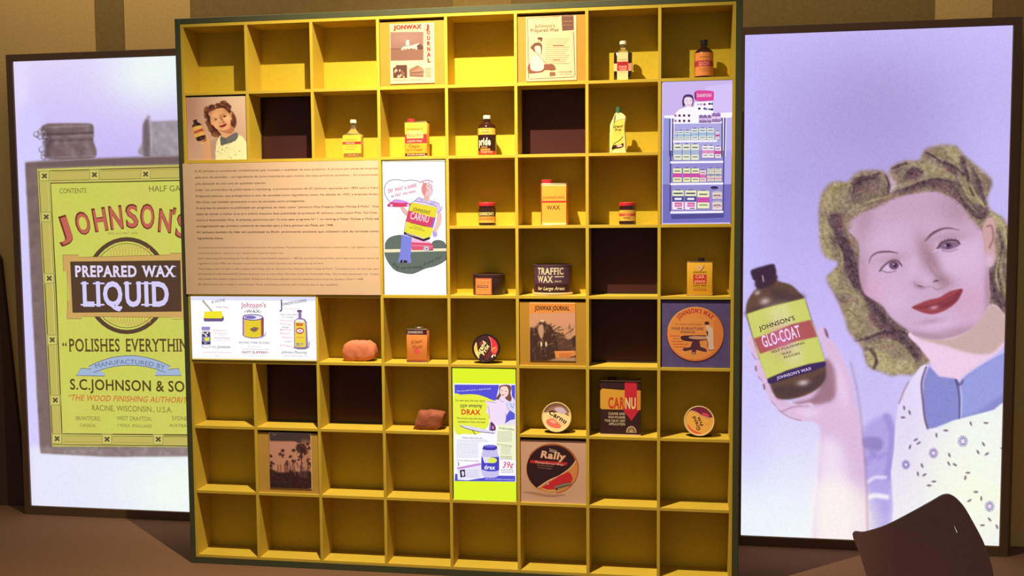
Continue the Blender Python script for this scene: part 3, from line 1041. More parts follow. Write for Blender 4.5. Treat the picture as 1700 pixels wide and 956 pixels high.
for s, px, py, h, c, b, kw in (
        ("JOHNSON'S", *one(Dz, 126, 440), 7.2, (52, 40, 40), 1, dict(rot=-18, fit=61)),
        ("GLO·COAT".replace('·', '-'), *one(Dz, 146, 536), 19, (244, 210, 248), 1, dict(rot=-17.5, fit=66)),
        ("SELF POLISHING", *one(Dz, 190, 568), 3.6, (60, 50, 50), 1, dict(rot=-17, fit=58)),
        ("WAX", *one(Dz, 250, 580), 3.8, (60, 50, 50), 1, dict(rot=-16, fit=17)),
        ("FLOORS", *one(Dz, 262, 598), 3.8, (60, 50, 50), 1, dict(rot=-16, fit=28)),
        ("JOHNSON'S WAX", *one(Dz, 224, 716), 4.6, (222, 206, 246), 1, dict(rot=-17, fit=59))):
    d.text(s, px, py, h, c, b, **kw)
d.build('printed_text', t, LIT)

# ---------------------------------------------------------------- left picture: old wax tin
cv = Canvas(0, 60, 480, 880, (212, 200, 248))
t01 = np.clip((cv.YY - 95) / 170, 0, 1)[..., None]
cv.a[:] = np.array((226, 214, 252)) * (1 - t01) + np.array((202, 186, 246)) * t01
cv.blob(250, 120, 60, 45, (238, 250, 246), .95)
cv.blob(285, 90, 60, 60, (240, 252, 246), .6)
cv.blob(35, 140, 14, 70, (232, 222, 255), .8)
cv.poly([(20, 240), (80, 240), (80, 760), (60, 860), (20, 860)], (214, 206, 254), 1, 6)
cv.poly([(50, 740), (400, 750), (480, 860), (50, 870)], (232, 232, 250), 1, 5, smooth=False)
cv.blob(290, 820, 70, 40, (244, 254, 244), .9)
cv.blob(330, 780, 100, 40, (244, 254, 244), .6)
TN = (128, 106, 104)
zq = zm(40, 190, 4.552)


def mottle(cv, x0, y0, x1, y1, cols, n, r, al=.35, clip=None, seed=3):
    rr = random.Random(seed)
    for i in range(n):
        cv.blob(rr.uniform(x0, x1), rr.uniform(y0, y1), rr.uniform(.5, 1.5) * r, rr.uniform(.4, 1.2) * r, rr.choice(cols), al, rr.uniform(0, 180), clip=clip)


# caps
cm = cv.poly(zq((150, 80), (200, 68), (400, 66), (500, 70), (525, 95), (525, 150), (530, 160), (522, 190), (525, 330), (180, 335), (160, 250), (140, 180), (125, 130), (130, 95)), (122, 100, 102), 1, 1.0)
for y, c, w in ((90, (150, 134, 140), 3), (145, (84, 66, 72), 3.4), (165, (150, 130, 138), 3), (196, (84, 68, 74), 2.6), (320, (150, 136, 142), 2)):
    cv.stroke(zq((160, y + 6), (340, y), (525, y - 8)), w, c, .8, 1.2, clip=cm)
mottle(cv, 74, 206, 156, 262, [(150, 130, 128), (96, 80, 84), (160, 144, 150)], 60, 4, .35, cm)
cv.blob(80, 235, 6, 20, (80, 64, 72), .7, clip=cm)
for k, (x, y) in enumerate(((95, 150), (120, 130), (120, 165), (150, 150), (165, 190), (155, 215), (135, 265), (145, 290), (150, 318))):
    cx, cy = one(zq, x, y)
    cv.stroke([(cx + 4.6 * math.cos(a) * (.7 if k % 2 else 1), cy + 4.6 * math.sin(a)) for a in np.linspace(0, 6.28, 9)], 1.7, (120, 104, 116), .9, .8)
    cv.stroke([(cx + 3.6 * math.cos(a), cy - 1 + 3.6 * math.sin(a)) for a in np.linspace(3.4, 5, 5)], 1.0, (228, 220, 240), .8, .7)
cm = cv.poly(zq((900, 80), (925, 50), (930, 10), (955, 12), (965, 50), (1150, 45), (1500, 50), (1500, 330), (905, 315), (898, 200)), (158, 148, 156), 1, 1.2)
cv.poly(zq((900, 80), (940, 50), (950, 315), (905, 315)), (112, 94, 100), .9, 1.6)
cv.stroke(zq((945, 15), (960, 100), (962, 300)), 2.4, (190, 180, 196), .8, 1.2)
mottle(cv, 250, 202, 310, 262, [(176, 166, 172), (134, 122, 130), (190, 182, 194)], 50, 4, .4, cm, 8)
# body of the tin
tin = zq((8, 385), (10, 365), (170, 345), (600, 330), (1160, 312)) + [(480, 250), (480, 756)] + [(300, 757), (180, 758), (68, 752), (66, 740), (54, 520)]
tm = cv.poly(tin, TN, 1, .9, smooth=False)
cv.poly(zq((10, 360), (600, 330), (1160, 312), (1500, 300), (1500, 370), (1160, 372), (600, 385), (20, 400)), (108, 88, 90), .7, 1.5, smooth=False)
cv.stroke(zq((12, 362), (600, 332), (1160, 314), (1500, 304)), 1.6, (168, 154, 160), .8, .9)
mottle(cv, 42, 262, 66, 755, [(146, 124, 118), (104, 82, 84), (120, 96, 92)], 90, 6, .3, tm, 4)
cv.poly([(66, 742), (180, 744), (320, 740), (480, 738), (480, 756), (180, 758), (68, 752)], (150, 134, 130), .7, 1.6, smooth=False)
mottle(cv, 70, 740, 330, 756, [(176, 164, 168), (120, 104, 98)], 40, 4, .4, tm, 6)
# yellow printed face
face = zq((98, 412), (600, 392), (1165, 380)) + [(480, 268), (480, 738), (320, 742), (180, 741), (87, 741)]
fm = cv.poly(face, (208, 202, 104), 1, .6, smooth=False)
mottle(cv, 62, 280, 480, 740, [(200, 196, 84), (216, 206, 120), (206, 204, 96), (214, 200, 104)], 150, 18, .25, fm, 9)
cv.blob(300, 640, 60, 60, (206, 216, 90), .5, clip=fm)
cv.blob(150, 640, 60, 70, (214, 196, 96), .4, clip=fm)
inner = [(86, 305), (312, 298), (480, 292), (480, 720), (320, 718), (105, 718)]
im = cv.poly(inner, (204, 206, 92), 1, .6, smooth=False)
mottle(cv, 88, 300, 480, 718, [(196, 204, 78), (210, 206, 100), (200, 210, 88), (212, 198, 96)], 140, 20, .3, im, 10)
cv.a += gblur(rng.normal(0, 1, cv.a.shape[:2]), 0.6)[..., None] * 4.0
t, x0, x1, z0, z1, ox = LB[0]
print_sheet('printed_film', x0, x1, z0, z1, YB, cv, t, LIT, 260, 520, off=(ox, YB, 0))
d = plane_decal(YB, off=(ox, YB, 0), base=0.0006, eps=0.00003)
BR = (92, 72, 40)
BAND = (194, 180, 92)
# border bands between two dark rules
d.poly([(64, 284), (78, 284), (99, 736), (88, 738)], BAND)
d.poly([(64, 284), (320, 273), (320, 295), (80, 302)], BAND, same=True)
d.poly([(94, 724), (320, 723), (320, 738), (88, 738)], BAND, same=True)
for pts, w in (([(320, 277), (64, 284), (75, 480), (88, 738), (320, 740)], 1.6), ([(320, 299), (84, 304), (93, 480), (103, 720), (320, 722)], 2.2), ([(320, 295), (81, 300), (90, 480), (100, 723), (320, 725)], .9), ([(61, 281), (72, 480), (85, 741)], .8)):
    d.line(pts, w, BR)
for cx, cy in ((74, 292), (157, 290), (242, 289), (77, 360), (82, 462), (87, 564), (92, 664), (95, 728), (178, 729), (263, 729)):
    d.rect(cx - 9, cy - 9, cx + 9, cy + 9, (206, 196, 104))
    d.line([(cx - 8, cy - 8), (cx + 8, cy - 8), (cx + 8, cy + 8), (cx - 8, cy + 8)], 1.0, BR, closed=True)
    for a in range(4):
        u = math.radians(45 + a * 90)
        d.ellipse(cx + 3 * math.cos(u), cy + 3 * math.sin(u), 2.6, 1.7, (104, 84, 60), rot=45 + a * 90, n=10, same=True)
    d.ellipse(cx, cy, 1.3, 1.3, (70, 54, 40), n=8, same=True)
for a, b in (((92, 286), (147, 284)), ((168, 284), (232, 282)), ((252, 282), (318, 280)), ((107, 733), (168, 734)), ((189, 734), (253, 735))):
    d.line([a, b], .7, (160, 140, 60))
d.text('CONTENTS', 99, 321, 8.2, (110, 98, 62), 0, fit=45)
d.text('HALF GALLON', 247, 318, 9.4, (112, 100, 60), 0, fit=86)
RD, RDO = (196, 100, 84), (110, 56, 40)
# JOHNSON'S on a bow, letters outlined
lets = [('J', 119, 395, 32, -16), ('O', 140, 390, 33, -12), ('H', 158, 384, 34, -8), ('N', 184, 380, 34, -5), ('S', 211, 377, 34, -2), ('O', 234, 378, 36, 1), ('N', 262, 383, 34, 6), ("'", 285, 372, 24, 9), ('S', 291, 391, 36, 10)]
wid = {'J': 21, 'O': 23, 'H': 24, 'N': 23, 'S': 20, "'": 5}
for ch, x, y, h, r in lets:
    if ch == 'J':
        x -= 13
    if ch == 'O' and x < 200:
        x -= 9
    d.text(ch, x - 1.2, y + .4, h + 2.2, RDO, 2, fit=wid[ch] + 3.4, rot=r)
for ch, x, y, h, r in lets:
    if ch == 'J':
        x -= 13
    if ch == 'O' and x < 200:
        x -= 9
    d.text(ch, x + .4, y - .8, h - .8, RD, 1, fit=wid[ch], rot=r)
d.text('REG U.S. PAT. OFF.', 180, 389, 3.4, (140, 120, 70), 0, fit=50)
# medallion
d.ring(211, 474, 67, 77, 7, (92, 66, 50))
d.ring(211, 474, 60, 70, 1.2, (120, 96, 60))
for k in range(14):
    x = 178 + k * 5
    d.line([(x, 424), (x + 5, 404 + abs(k - 7) * 1.2)], .9, (206, 158, 92), same=True)
    d.line([(x + 5, 404 + abs(k - 7) * 1.2), (x + 7, 424)], .9, (206, 158, 92), same=True)
    d.line([(x + 2, 526), (x + 6, 542 - abs(k - 7) * 1.0)], .9, (206, 158, 92), same=True)
    d.line([(x + 6, 542 - abs(k - 7) * 1.0), (x + 9, 526)], .9, (206, 158, 92), same=True)
FRC = (206, 166, 96)
d.poly([(105, 423), (131, 423), (131, 427), (283, 423), (283, 420), (312, 420), (312, 529), (286, 527), (286, 526), (136, 525), (136, 529), (112, 529), (112, 500), (116, 498), (112, 450), (106, 450)], FRC)
d.line([(105, 423), (131, 423), (131, 427), (283, 423), (283, 420), (312, 420)], .8, (150, 104, 60))
d.line([(112, 529), (136, 529), (136, 525), (286, 527), (286, 530), (312, 530)], .8, (150, 104, 60), same=True)
d.line([(105, 423), (106, 450), (112, 450), (113, 500), (112, 529)], .8, (150, 104, 60), same=True)
d.poly([(117, 434), (300, 432), (302, 517), (121, 519)], (86, 62, 46))
WT, WTS = (226, 216, 244), (214, 206, 248)


def serif_text(d, s, x, y, h, c, fit, bold=2, sf=0.14, rot=0, sy=1.0):
    """block capitals with slab feet"""
    adv = [_G[(ch, bold)][2] if ch != ' ' else .42 for ch in s]
    tot = sum(adv)
    k = fit / tot
    px = x
    st = {'L': (0, .0, .32), 'I': (0, 0, .9)}
    for ch, a in zip(s, adv):
        if ch != ' ':
            d.text(ch, px, y, h, c, bold, fit=a * k * .97)
            g = _G[(ch, bold)][0]
            if len(g):
                lo, hi = g[:, 0].min() / a * a * k, g[:, 0].max() * k
                w = hi - lo
                th = h * .07
                ser = {'P': [(0, .42, 1), (0, .2, 0)], 'R': [(0, .4, 1), (0, .2, 0), (.75, 1.08, 1)], 'E': [(-.08, .2, 0), (-.08, .2, 1)], 'A': [(-.12, .25, 1), (.75, 1.12, 1)], 'D': [(-.1, .2, 0), (-.1, .2, 1)],
                       'W': [(-.06, .24, 0), (.76, 1.06, 0)], 'X': [(-.08, .3, 0), (.7, 1.08, 0), (-.1, .3, 1), (.7, 1.1, 1)], 'L': [(-.2, .45, 0), (-.2, .3, 1)], 'I': [(-.9, 1.9, 0), (-.9, 1.9, 1)],
                       'U': [(-.12, .36, 0), (.64, 1.12, 0)], 'T': [(.28, .72, 1)], 'F': [(-.08, .45, 1), (-.08, .2, 0)], 'H': [(-.1, .35, 0), (-.1, .35, 1), (.65, 1.1, 0), (.65, 1.1, 1)], 'N': [(-.1, .3, 0), (-.1, .3, 1), (.75, 1.1, 0)],
                       'S': [], 'V': [(-.08, .28, 0), (.72, 1.08, 0)], 'Y': [(-.08, .3, 0), (.7, 1.08, 0), (.3, .7, 1)], 'G': [(.62, 1.1, .5)]}.get(ch, [])
                for a0, a1, b in ser:
                    yb = y - (1 - b) * (h - th)
                    d.rect(px + lo + a0 * w, yb - th, px + lo + a1 * w, yb, c, same=True)
        px += a * k


serif_text(d, 'PREPARED WAX', 125, 459, 17.5, WT, 166)
serif_text(d, 'LIQUID', 137, 507, 38, WTS, 148)
d.text('“', 104, 583, 14, (92, 70, 44), 1)
serif_text(d, 'POLISHES EVERYTHING', 115, 583, 20.5, (98, 72, 40), 214, bold=1)
# ribbon
RB, RBL = (164, 182, 214), (92, 92, 110)


def arcpts(xa, xb, top, sag, n=14):
    return [(xa + (xb - xa) * i / n, top + sag * ((2 * i / n - 1) ** 2)) for i in range(n + 1)]


d.poly([(127, 623), (136, 611), (152, 612), (158, 609), (175, 620), (175, 624)], RB)
d.poly([(302, 623), (297, 611), (276, 613), (262, 611), (258, 623)], RB, same=True)
up, lo = arcpts(148, 284, 590, 18), arcpts(156, 276, 604, 12)
d.poly(up + [(x, y + 2) for x, y in reversed(lo)], RB)
d.line(up, 1.0, RBL)
d.line([(x, y + 2) for x, y in lo], 1.0, RBL, same=True)
d.line([(175, 624), (127, 623), (136, 611), (152, 612)], 1.0, RBL, same=True)
d.line([(258, 623), (302, 623), (297, 611), (280, 613)], 1.0, RBL, same=True)
d.text('MANUFACTURED BY', 216, 604, 7.4, (100, 110, 144), 0, align='c', fit=116, arc=190)
d.text('S.C.JOHNSON & SON', 117, 646, 17, (84, 68, 32), 1, fit=204)
d.text('“THE WOOD FINISHING AUTHORITIES”', 113, 664, 9.2, (206, 116, 62), 1, fit=214, shear=.28)
d.text('RACINE, WISCONSIN., U.S.A.', 153, 681, 9.0, (128, 112, 48), 0, fit=132)
for s, x, y, h, w in (('BRANTFORD,', 127, 697, 6.8, 42), ('CANADA.', 133, 708, 5.2, 28), ('WEST DRAYTON,', 195, 697, 6.8, 58), ('Y’RSEX, ENGLAND', 195, 708, 5.0, 58), ('SYDNEY,', 286, 697, 6.8, 34), ('AUSTRALIA', 282, 708, 5.0, 40)):
    d.text(s, x, y, h, (132, 116, 56), 0, fit=w)
d.build('printed_text', t, LIT)

# ================================================================== flush panels and prints in the shelf
M_WHITE = mat('white_card', (232, 224, 208), 0.6)
M_YPANEL = mat('yellow_panel', (180, 130, 40), 0.6, noise=0.03, nscale=20)
M_TEXTP = mat('cream_text_board', (214, 178, 152), 0.7, noise=0.02, nscale=20)
M_LITBODY = mat('light_box_body', (220, 215, 190), 0.5)


def cellrect(c0, r0, c1, r1, g=0.0):
    return X(c0) + T / 2 + g, X(c1 + 1) - T / 2 - g, Z(r1 + 1) + T / 2, Z(r0) - T / 2 - g


def pxrect(x0, y0, x1, y1, Y):
    p = [at(x, y, Y) for x, y in ((x0, y0), (x1, y0), (x0, y1), (x1, y1))]
    return (p[0][0] + p[2][0]) / 2, (p[1][0] + p[3][0]) / 2, (p[2][2] + p[3][2]) / 2, (p[0][2] + p[1][2]) / 2


def panel(name, label, cat, rect, yf, thick, material, group=None, part='board'):
    x0, x1, z0, z1 = rect
    o = ((x0 + x1) / 2, yf, z0)
    t = thing(name, label, cat, o, group=group)
    bevel_box(part, x0 - o[0], x1 - o[0], 0, thick, 0, z1 - z0, material, t, 0.0005)
    return t, o


def card(t, o, rect, yf, thick=0.003, name='card', material=None):
    x0, x1, z0, z1 = rect
    bevel_box(name, x0 - o[0], x1 - o[0], yf - o[1], yf + thick - o[1], z0 - o[2], z1 - o[2], material or M_WHITE, t, 0.0003)


# ---------------------------------------------------------------- text board
rect = pxrect(306, 269, 630, 489, -0.006)
t, o = panel('text_board', 'wide beige board printed with paragraphs of dark Portuguese text', 'sign', rect, -0.006, 0.005, M_TEXTP)
d = plane_decal(-0.006, off=o)
DK, FT = (74, 40, 34), (158, 126, 106)
L1 = ["A SC Johnson é reconhecida mundialmente pela inovação e qualidade de seus produtos. A procura por parte da empresa",
      "pela cera de carnaúba – um ingrediente de suma importância para muitos dos seus primeiros produtos – foi impulsionada",
      "pela demanda de uma cera de qualidade superior.",
      "Líder nos primórdios da publicidade e marketing, o primeiro anúncio da SC Johnson apareceu em 1893 para a Cera",
      "Preparada Johnson, que protagonizou a cera de carnaúba como ingrediente chave. Na década de 1930, a empresa lançou",
      "Glo-Coat, que também apresentava a cera de carnaúba como protagonista.",
      "A empresa foi pioneira na publicidade em programas de rádio, como “Johnson's Wax Presents Fibber McGee E Molly”. Esse",
      "dupla de marido e mulher ia ao ar e público enquanto fazia publicidade de produtos SC Johnson, como Liquid Wax, Glo-Coat,",
      "Carnu e Automobile Wax. A empresa patrocinou por 15 anos este programa N.º 1 no ranking e Fibber McGee e Molly até",
      "protagonizaram seu primeiro comercial de televisão para a Cera Johnson em Pavia, em 1948.",
      "SC Johnson também foi líder em publicidade no Brasil, promovendo produtos que utilizavam cera de carnaúba como",
      "ingrediente chave."]
ends = [1255, 1258, 580, 1258, 1260, 817, 1262, 1255, 1262, 990, 1262, 307]
ys0 = [137, 176, 217, 256, 295, 333, 371, 409, 447, 485, 524, 562]
for s, e, y in zip(L1, ends, ys0):
    x = 128 + (y - 137) * .035
    xa, xb = 290 + x / 3.825, 290 + e / 3.825
    d.text(s, xa, 250 + y / 3.825, 3.3, DK, 0, fit=xb - xa)
L2 = ["SC Johnson is known worldwide for the innovation and quality of its products. The demand came from the company for carnauba wax, a key ingredient for many",
      "of its first products – was driven by a demand for a superior quality wax.",
      "Early advertising and marketing: the first SC Johnson advertisement appeared in 1893 for Johnson's Prepared Wax, which featured carnauba wax as key",
      "ingredient. In the 1930s, the company launched Glo-Coat, which also featured carnauba wax as its hero.",
      "The company was a pioneer in radio program advertising, such as “Johnson's Wax Presents Fibber McGee & Molly”. The husband and wife duo was heard",
      "and watched as they advertised SC Johnson products, such as Liquid Wax, Glo-Coat, Carnu and Automobile Wax. The company sponsored it for 15 years",
      "this number one ranked program and Fibber McGee and Molly even starred in the first television commercial for Johnson's Wax in 1948.",
      "SC Johnson was also a leader in advertising in Brazil, promoting products with carnauba wax as key ingredient."]
for s, e, y in zip(L2, [1262, 685, 1265, 930, 1265, 1265, 1170, 1020], [620, 655, 688, 720, 754, 786, 818, 852]):
    xa, xb = 290 + 150 / 3.825, 290 + e / 3.825
    d.text(s, xa, 250 + y / 3.825, 2.6, FT, 0, fit=xb - xa)
d.build('printed_text', t, PRINT)

# ---------------------------------------------------------------- lit panel: carnu cartoon
q = zm(630, 265, 8.313)
q2 = zm(630, 370, 7.835)
rect = cellrect(3, 2, 3, 3, 0.004)
YL = 0.003
t, o = panel('light_panel', 'tall white backlit panel with a cartoon man carrying a yellow and red tin', 'lightbox', rect, YL, 0.1, M_LITBODY, part='box_body')
d = plane_decal(YL, off=o, eps=0.00003)
x0, x1, z0, z1 = rect
wpx = [tuple(pr(np.array([[a, YL, b]]))[0]) for a, b in ((x0 + .002, z1 - .005), (x1 - .002, z1 - .005), (x1 - .002, z0 + .002), (x0 + .002, z0 + .002))]
d.poly(wpx, (255, 255, 255))
OUT = (96, 80, 120)
bub = q((150, 590), (95, 520), (68, 440), (75, 370), (110, 310), (180, 280), (270, 278), (350, 292), (430, 282), (510, 290), (570, 318))
d.line(spline(bub, 5), .9, (110, 100, 130))
for s, x, y, h, w, r in (("OH!", 118, 462, 6.2, 9, -12), ("WHAT", 214, 442, 5.6, 14, -12), ("A SHINE!", 350, 415, 5.4, 21, -14), ("in", 162, 524, 4.2, 5, -10), ("HALF", 218, 512, 4.6, 10, -12), ("the time!", 325, 488, 4.2, 22, -12)):
    d.text(s, *q((x, y))[0], h, (226, 92, 130) if s not in ('in',) else (110, 110, 130), 1, fit=w, rot=r, shear=.2)
car = q((105, 640), (110, 620), (150, 590), (200, 560), (300, 570), (400, 600), (440, 605), (430, 630), (380, 650), (250, 655), (120, 650))
d.poly(car, (228, 70, 110))
d.poly(q((180, 560), (230, 545), (300, 555), (420, 590), (300, 600), (180, 590)), (226, 150, 226))
for x, y in ((165, 630), (395, 628)):
    d.ellipse(*q((x, y))[0], 2.7, 2.7, (244, 236, 250), n=14)
    d.ring(*q((x, y))[0], 2.2, 2.2, .8, (150, 110, 210), n=14)
# raised arm and body
d.poly(q((285, 655), (330, 650), (380, 700), (410, 740), (380, 775), (340, 745), (310, 700)), (240, 190, 180))
d.line(q((290, 655), (320, 720), (370, 775)), .6, (196, 130, 150))
d.poly(q((480, 570), (560, 520), (620, 540), (700, 570), (780, 590), (835, 620), (850, 700), (800, 740), (720, 760), (500, 640)), (226, 206, 250))
for a in (((480, 575), (530, 530), (560, 520)), ((560, 540), (590, 570), (600, 540)), ((700, 570), (760, 580), (830, 610)), ((800, 740), (850, 700), (860, 640)), ((700, 610), (740, 600), (760, 620))):
    d.line(q(*a), .9, (130, 100, 190), same=True)
d.poly(q((580, 400), (600, 330), (660, 310), (730, 330), (745, 400), (735, 460), (700, 510), (640, 520), (600, 490), (582, 440)), (246, 206, 206))
d.poly(q((578, 400), (598, 330), (640, 325), (650, 400), (640, 470), (620, 500), (590, 460)), (240, 150, 146))
d.poly(q((610, 490), (690, 500), (690, 560), (650, 580), (615, 560)), (244, 186, 176))
d.poly(q((560, 320), (600, 290), (680, 280), (740, 310), (745, 400), (715, 410), (700, 350), (650, 320), (600, 325)), (255, 250, 255))
d.line(q((560, 318), (610, 290), (680, 282), (742, 310)), 1.1, (200, 70, 110))
for x, y in ((680, 320), (705, 345), (720, 372), (715, 395), (640, 330), (605, 318)):
    d.line(q((x - 8, y - 12), (x + 8, y + 10)), 1.1, (196, 60, 110), same=True)
d.line(q((650, 400), (670, 430), (650, 440)), .7, (150, 120, 170))
d.line(q((665, 365), (685, 360)), .7, (110, 100, 150), same=True)
# right arm
d.poly(q((800, 740), (850, 720), (860, 800), (850, 880), (810, 956), (760, 956), (780, 880)), (246, 200, 186))
d.poly(q2((730, 0), (790, 0), (770, 60), (745, 110), (760, 140), (730, 165), (700, 150), (690, 100), (715, 60)), (246, 204, 190))
d.poly(q2((690, 115), (720, 105), (755, 160), (730, 185), (700, 180)), (190, 170, 236))
# ground blob, road, legs, car
gr = q2((75, 330), (80, 260), (130, 195), (220, 165), (300, 175), (330, 330), (640, 330), (690, 250), (760, 225), (840, 250), (872, 330), (870, 440), (840, 500), (720, 560), (600, 590), (500, 635), (420, 660), (320, 650), (200, 610), (110, 500), (70, 400))
d.poly(spline(gr, 4, True), (108, 118, 106))
d.line(spline(gr, 4, True), .8, (90, 84, 96), closed=True)
d.poly(q2((68, 343), (870, 330), (870, 366), (66, 384)), (246, 234, 214))
d.poly(q2((68, 350), (870, 337), (870, 358), (66, 374)), (252, 240, 190))
d.poly(q2((400, 190), (560, 215), (640, 240), (700, 290), (700, 350), (420, 355)), (232, 92, 122))
d.poly(q2((410, 190), (560, 220), (640, 240), (660, 262), (410, 250)), (250, 190, 226))
d.line(q2((420, 292), (600, 300), (690, 310)), .6, (250, 200, 220))
d.ellipse(*q2((610, 335))[0], 4.6, 4.6, (250, 240, 250), n=18)
d.ring(*q2((610, 335))[0], 3.4, 3.4, .8, (80, 60, 90), n=18)
d.ellipse(*q2((612, 335))[0], 1.4, 1.4, (90, 70, 110), n=10)
d.line(q2((640, 355), (700, 350)), 1.4, (100, 60, 90))
d.poly(q2((290, 150), (420, 190), (415, 330), (405, 440), (415, 520), (360, 520), (300, 500), (240, 520), (260, 430), (280, 300)), (136, 140, 226))
d.poly(q2((270, 490), (300, 478), (360, 490), (365, 515), (270, 518)), (52, 40, 56))
d.line(q2((310, 480), (305, 512)), .8, (220, 220, 240))
# tin
d.poly(q((450, 590), (480, 570), (640, 590), (780, 640), (800, 660), (760, 650), (640, 610)), (244, 236, 250))
d.poly(q((450, 590), (800, 660), (775, 810), (745, 800), (400, 700), (430, 620)), (246, 226, 60))
d.poly(q((400, 700), (745, 800), (775, 800), (740, 940), (700, 955), (640, 925), (365, 855)), (228, 76, 106))
d.poly(q((745, 800), (775, 790), (735, 940), (700, 945)), (170, 100, 210))
d.poly(q((370, 855), (640, 925), (735, 940)) + q2((690, 120), (660, 180), (570, 205), (320, 130), (345, 30)), (246, 232, 66))
d.poly(q2((320, 115), (570, 208), (660, 180), (655, 212), (575, 240), (318, 150)), (60, 34, 62))
d.line(q((450, 590), (480, 572), (640, 592), (795, 650)), .8, OUT)
d.line(q((450, 590), (420, 640), (365, 850), (350, 940)) + q2((320, 130)), .7, (120, 90, 70), same=True)
d.text("JOHNSON'S", *q((460, 703))[0], 5.6, (92, 66, 50), 1, fit=29, rot=13.5)
d.text("CARNU", *q((418, 812))[0], 11, (252, 232, 244), 1, fit=32, rot=13)
d.text("CLEANS AND POLISHES", *q((415, 878))[0], 2.0, (120, 80, 50), 1, fit=27, rot=13)
d.text("YOUR CAR IN", *q2((430, 46))[0], 1.8, (120, 80, 50), 1, fit=16, rot=15)
d.text("1 EASY APPLICATION", *q2((372, 62))[0], 2.0, (120, 80, 50), 1, fit=28, rot=13)
d.text("JOHNSON'S WAX", *q2((348, 152))[0], 3.2, (226, 200, 226), 1, fit=28, rot=14)
d.text("Bring", *q2((165, 545))[0], 5, (50, 50, 60), 0, fit=12, rot=32, shear=.2)
d.text("out the beauty", *q2((275, 600))[0], 4.8, (50, 50, 60), 0, fit=37, rot=-3, shear=.2)
d.text("of your Car!", *q2((575, 560))[0], 4.8, (50, 50, 60), 0, fit=34, rot=-24, shear=.2)
d.line([(637, 268.2), (741, 267.2)], .9, (120, 110, 90))
d.build('printed_film', t, LIT)

# ---------------------------------------------------------------- lit panel: store rack
q = zm(1095, 130, 7.354)
q2 = zm(1095, 250, 7.646)
rect = cellrect(7, 1, 7, 2, 0.003)
t, o = panel('light_panel', 'tall backlit panel showing a white shop rack of tins under a pink sign', 'lightbox', rect, YL, 0.1, M_LITBODY, part='box_body')
d = plane_decal(YL, off=o, eps=0.00003)
x0, x1, z0, z1 = rect
P4 = lambda m: [tuple(pr(np.array([[a, YL, b]]))[0]) for a, b in ((x0 + m, z1 - m), (x1 - m, z1 - m), (x1 - m, z0 + m), (x0 + m, z0 + m))]
d.poly(P4(.0015), (206, 190, 244))
d.poly(q((40, 45), (895, 20), (895, 430), (40, 470)), (204, 184, 238))
d.poly(q((560, 100), (895, 60), (895, 430), (560, 440)), (214, 196, 248))
d.poly(q((50, 490), (140, 490), (140, 956), (40, 956)), (150, 152, 222))
d.poly(q2((40, 0), (150, 0), (145, 430), (40, 430)), (146, 146, 214))
d.poly(q2((40, 430), (910, 420), (905, 910), (40, 920)), (118, 112, 190))
d.poly(q((800, 480), (895, 470), (890, 956), (790, 956)), (190, 178, 240))
d.poly(q2((815, 0), (915, 0), (910, 425), (815, 430)), (180, 168, 236))
d.poly(q((50, 455), (890, 415), (895, 460), (870, 480), (140, 490), (60, 480)), (250, 246, 255))
d.poly(q((165, 500), (790, 490), (790, 956), (150, 956)), (176, 170, 226))
d.poly(q2((150, 0), (815, 0), (805, 800), (135, 800)), (150, 142, 206))
for a, b in (((128, 490), (125, 956)), ((165, 490), (160, 956)), ((800, 480), (790, 956)), ((765, 480), (765, 956))):
    d.line(q(a, b), 2.6, (80, 66, 120))
    d.line([(x + 1.6, y) for x, y in q(a, b)], 1.4, (244, 240, 255), same=True)
d.line(q2((140, 0), (135, 800)), 2.4, (80, 66, 120))
d.line(q2((815, 0), (808, 840)), 2.4, (90, 76, 130), same=True)
for y, w in ((545, 22), (770, 26)):
    d.line(q((165, y), (700 if y == 770 else 760, y - 8)), w / 7.354, (248, 244, 255))
for y in (150, 425, 785):
    d.line(q2((135, y), (808, y - 8)), 26 / 7.646, (248, 244, 255))
d.poly(q2((140, 810), (808, 790), (806, 850), (150, 870)), (86, 78, 150))
# figure and sign
d.poly(q((190, 430), (240, 380), (330, 350), (420, 350), (430, 290), (640, 280), (650, 400), (700, 440), (700, 520), (190, 540)), (252, 248, 255))
d.poly(spline(q((285, 350), (275, 280), (300, 210), (360, 195), (410, 220), (412, 310), (385, 340), (390, 300), (300, 340)), 4, True), (84, 60, 110))
d.poly(spline(q((300, 290), (310, 240), (350, 228), (395, 245), (400, 300), (370, 345), (330, 345)), 4, True), (244, 220, 236))
for a, b in (((325, 275), (340, 272)), ((372, 272), (388, 272))):
    d.line(q(a, b), .8, (80, 60, 100))
d.line(q((335, 318), (352, 328), (372, 318)), .8, (206, 80, 120))
d.line(q((340, 290), (345, 300)), .6, (200, 150, 180))
d.poly(spline(q((430, 165), (470, 148), (600, 150), (660, 165), (662, 220), (655, 268), (600, 275), (500, 280), (435, 265), (425, 210)), 4, True), (222, 74, 156))
d.poly(q((425, 180), (440, 170), (445, 262), (432, 255)), (110, 40, 96))
d.text("The Complete Line of", *q((450, 205))[0], 2.4, (250, 214, 240), 1, fit=25, shear=.2)
d.text("JOHNSON'S WAXES", *q((455, 228))[0], 2.6, (250, 230, 246), 1, fit=24)
for x, y, c in ((470, 320, (200, 190, 210)), (505, 318, (190, 170, 210)), (548, 318, (170, 50, 100)), (610, 312, (60, 60, 90)), (640, 312, (120, 110, 150)), (485, 370, (60, 40, 70)), (550, 370, (90, 70, 150)), (570, 376, (140, 130, 180)), (610, 378, (120, 110, 160)), (640, 380, (40, 30, 60))):
    d.ellipse(*q((x, y))[0], 2.2, 2.0, c, n=10)
rr = random.Random(3)


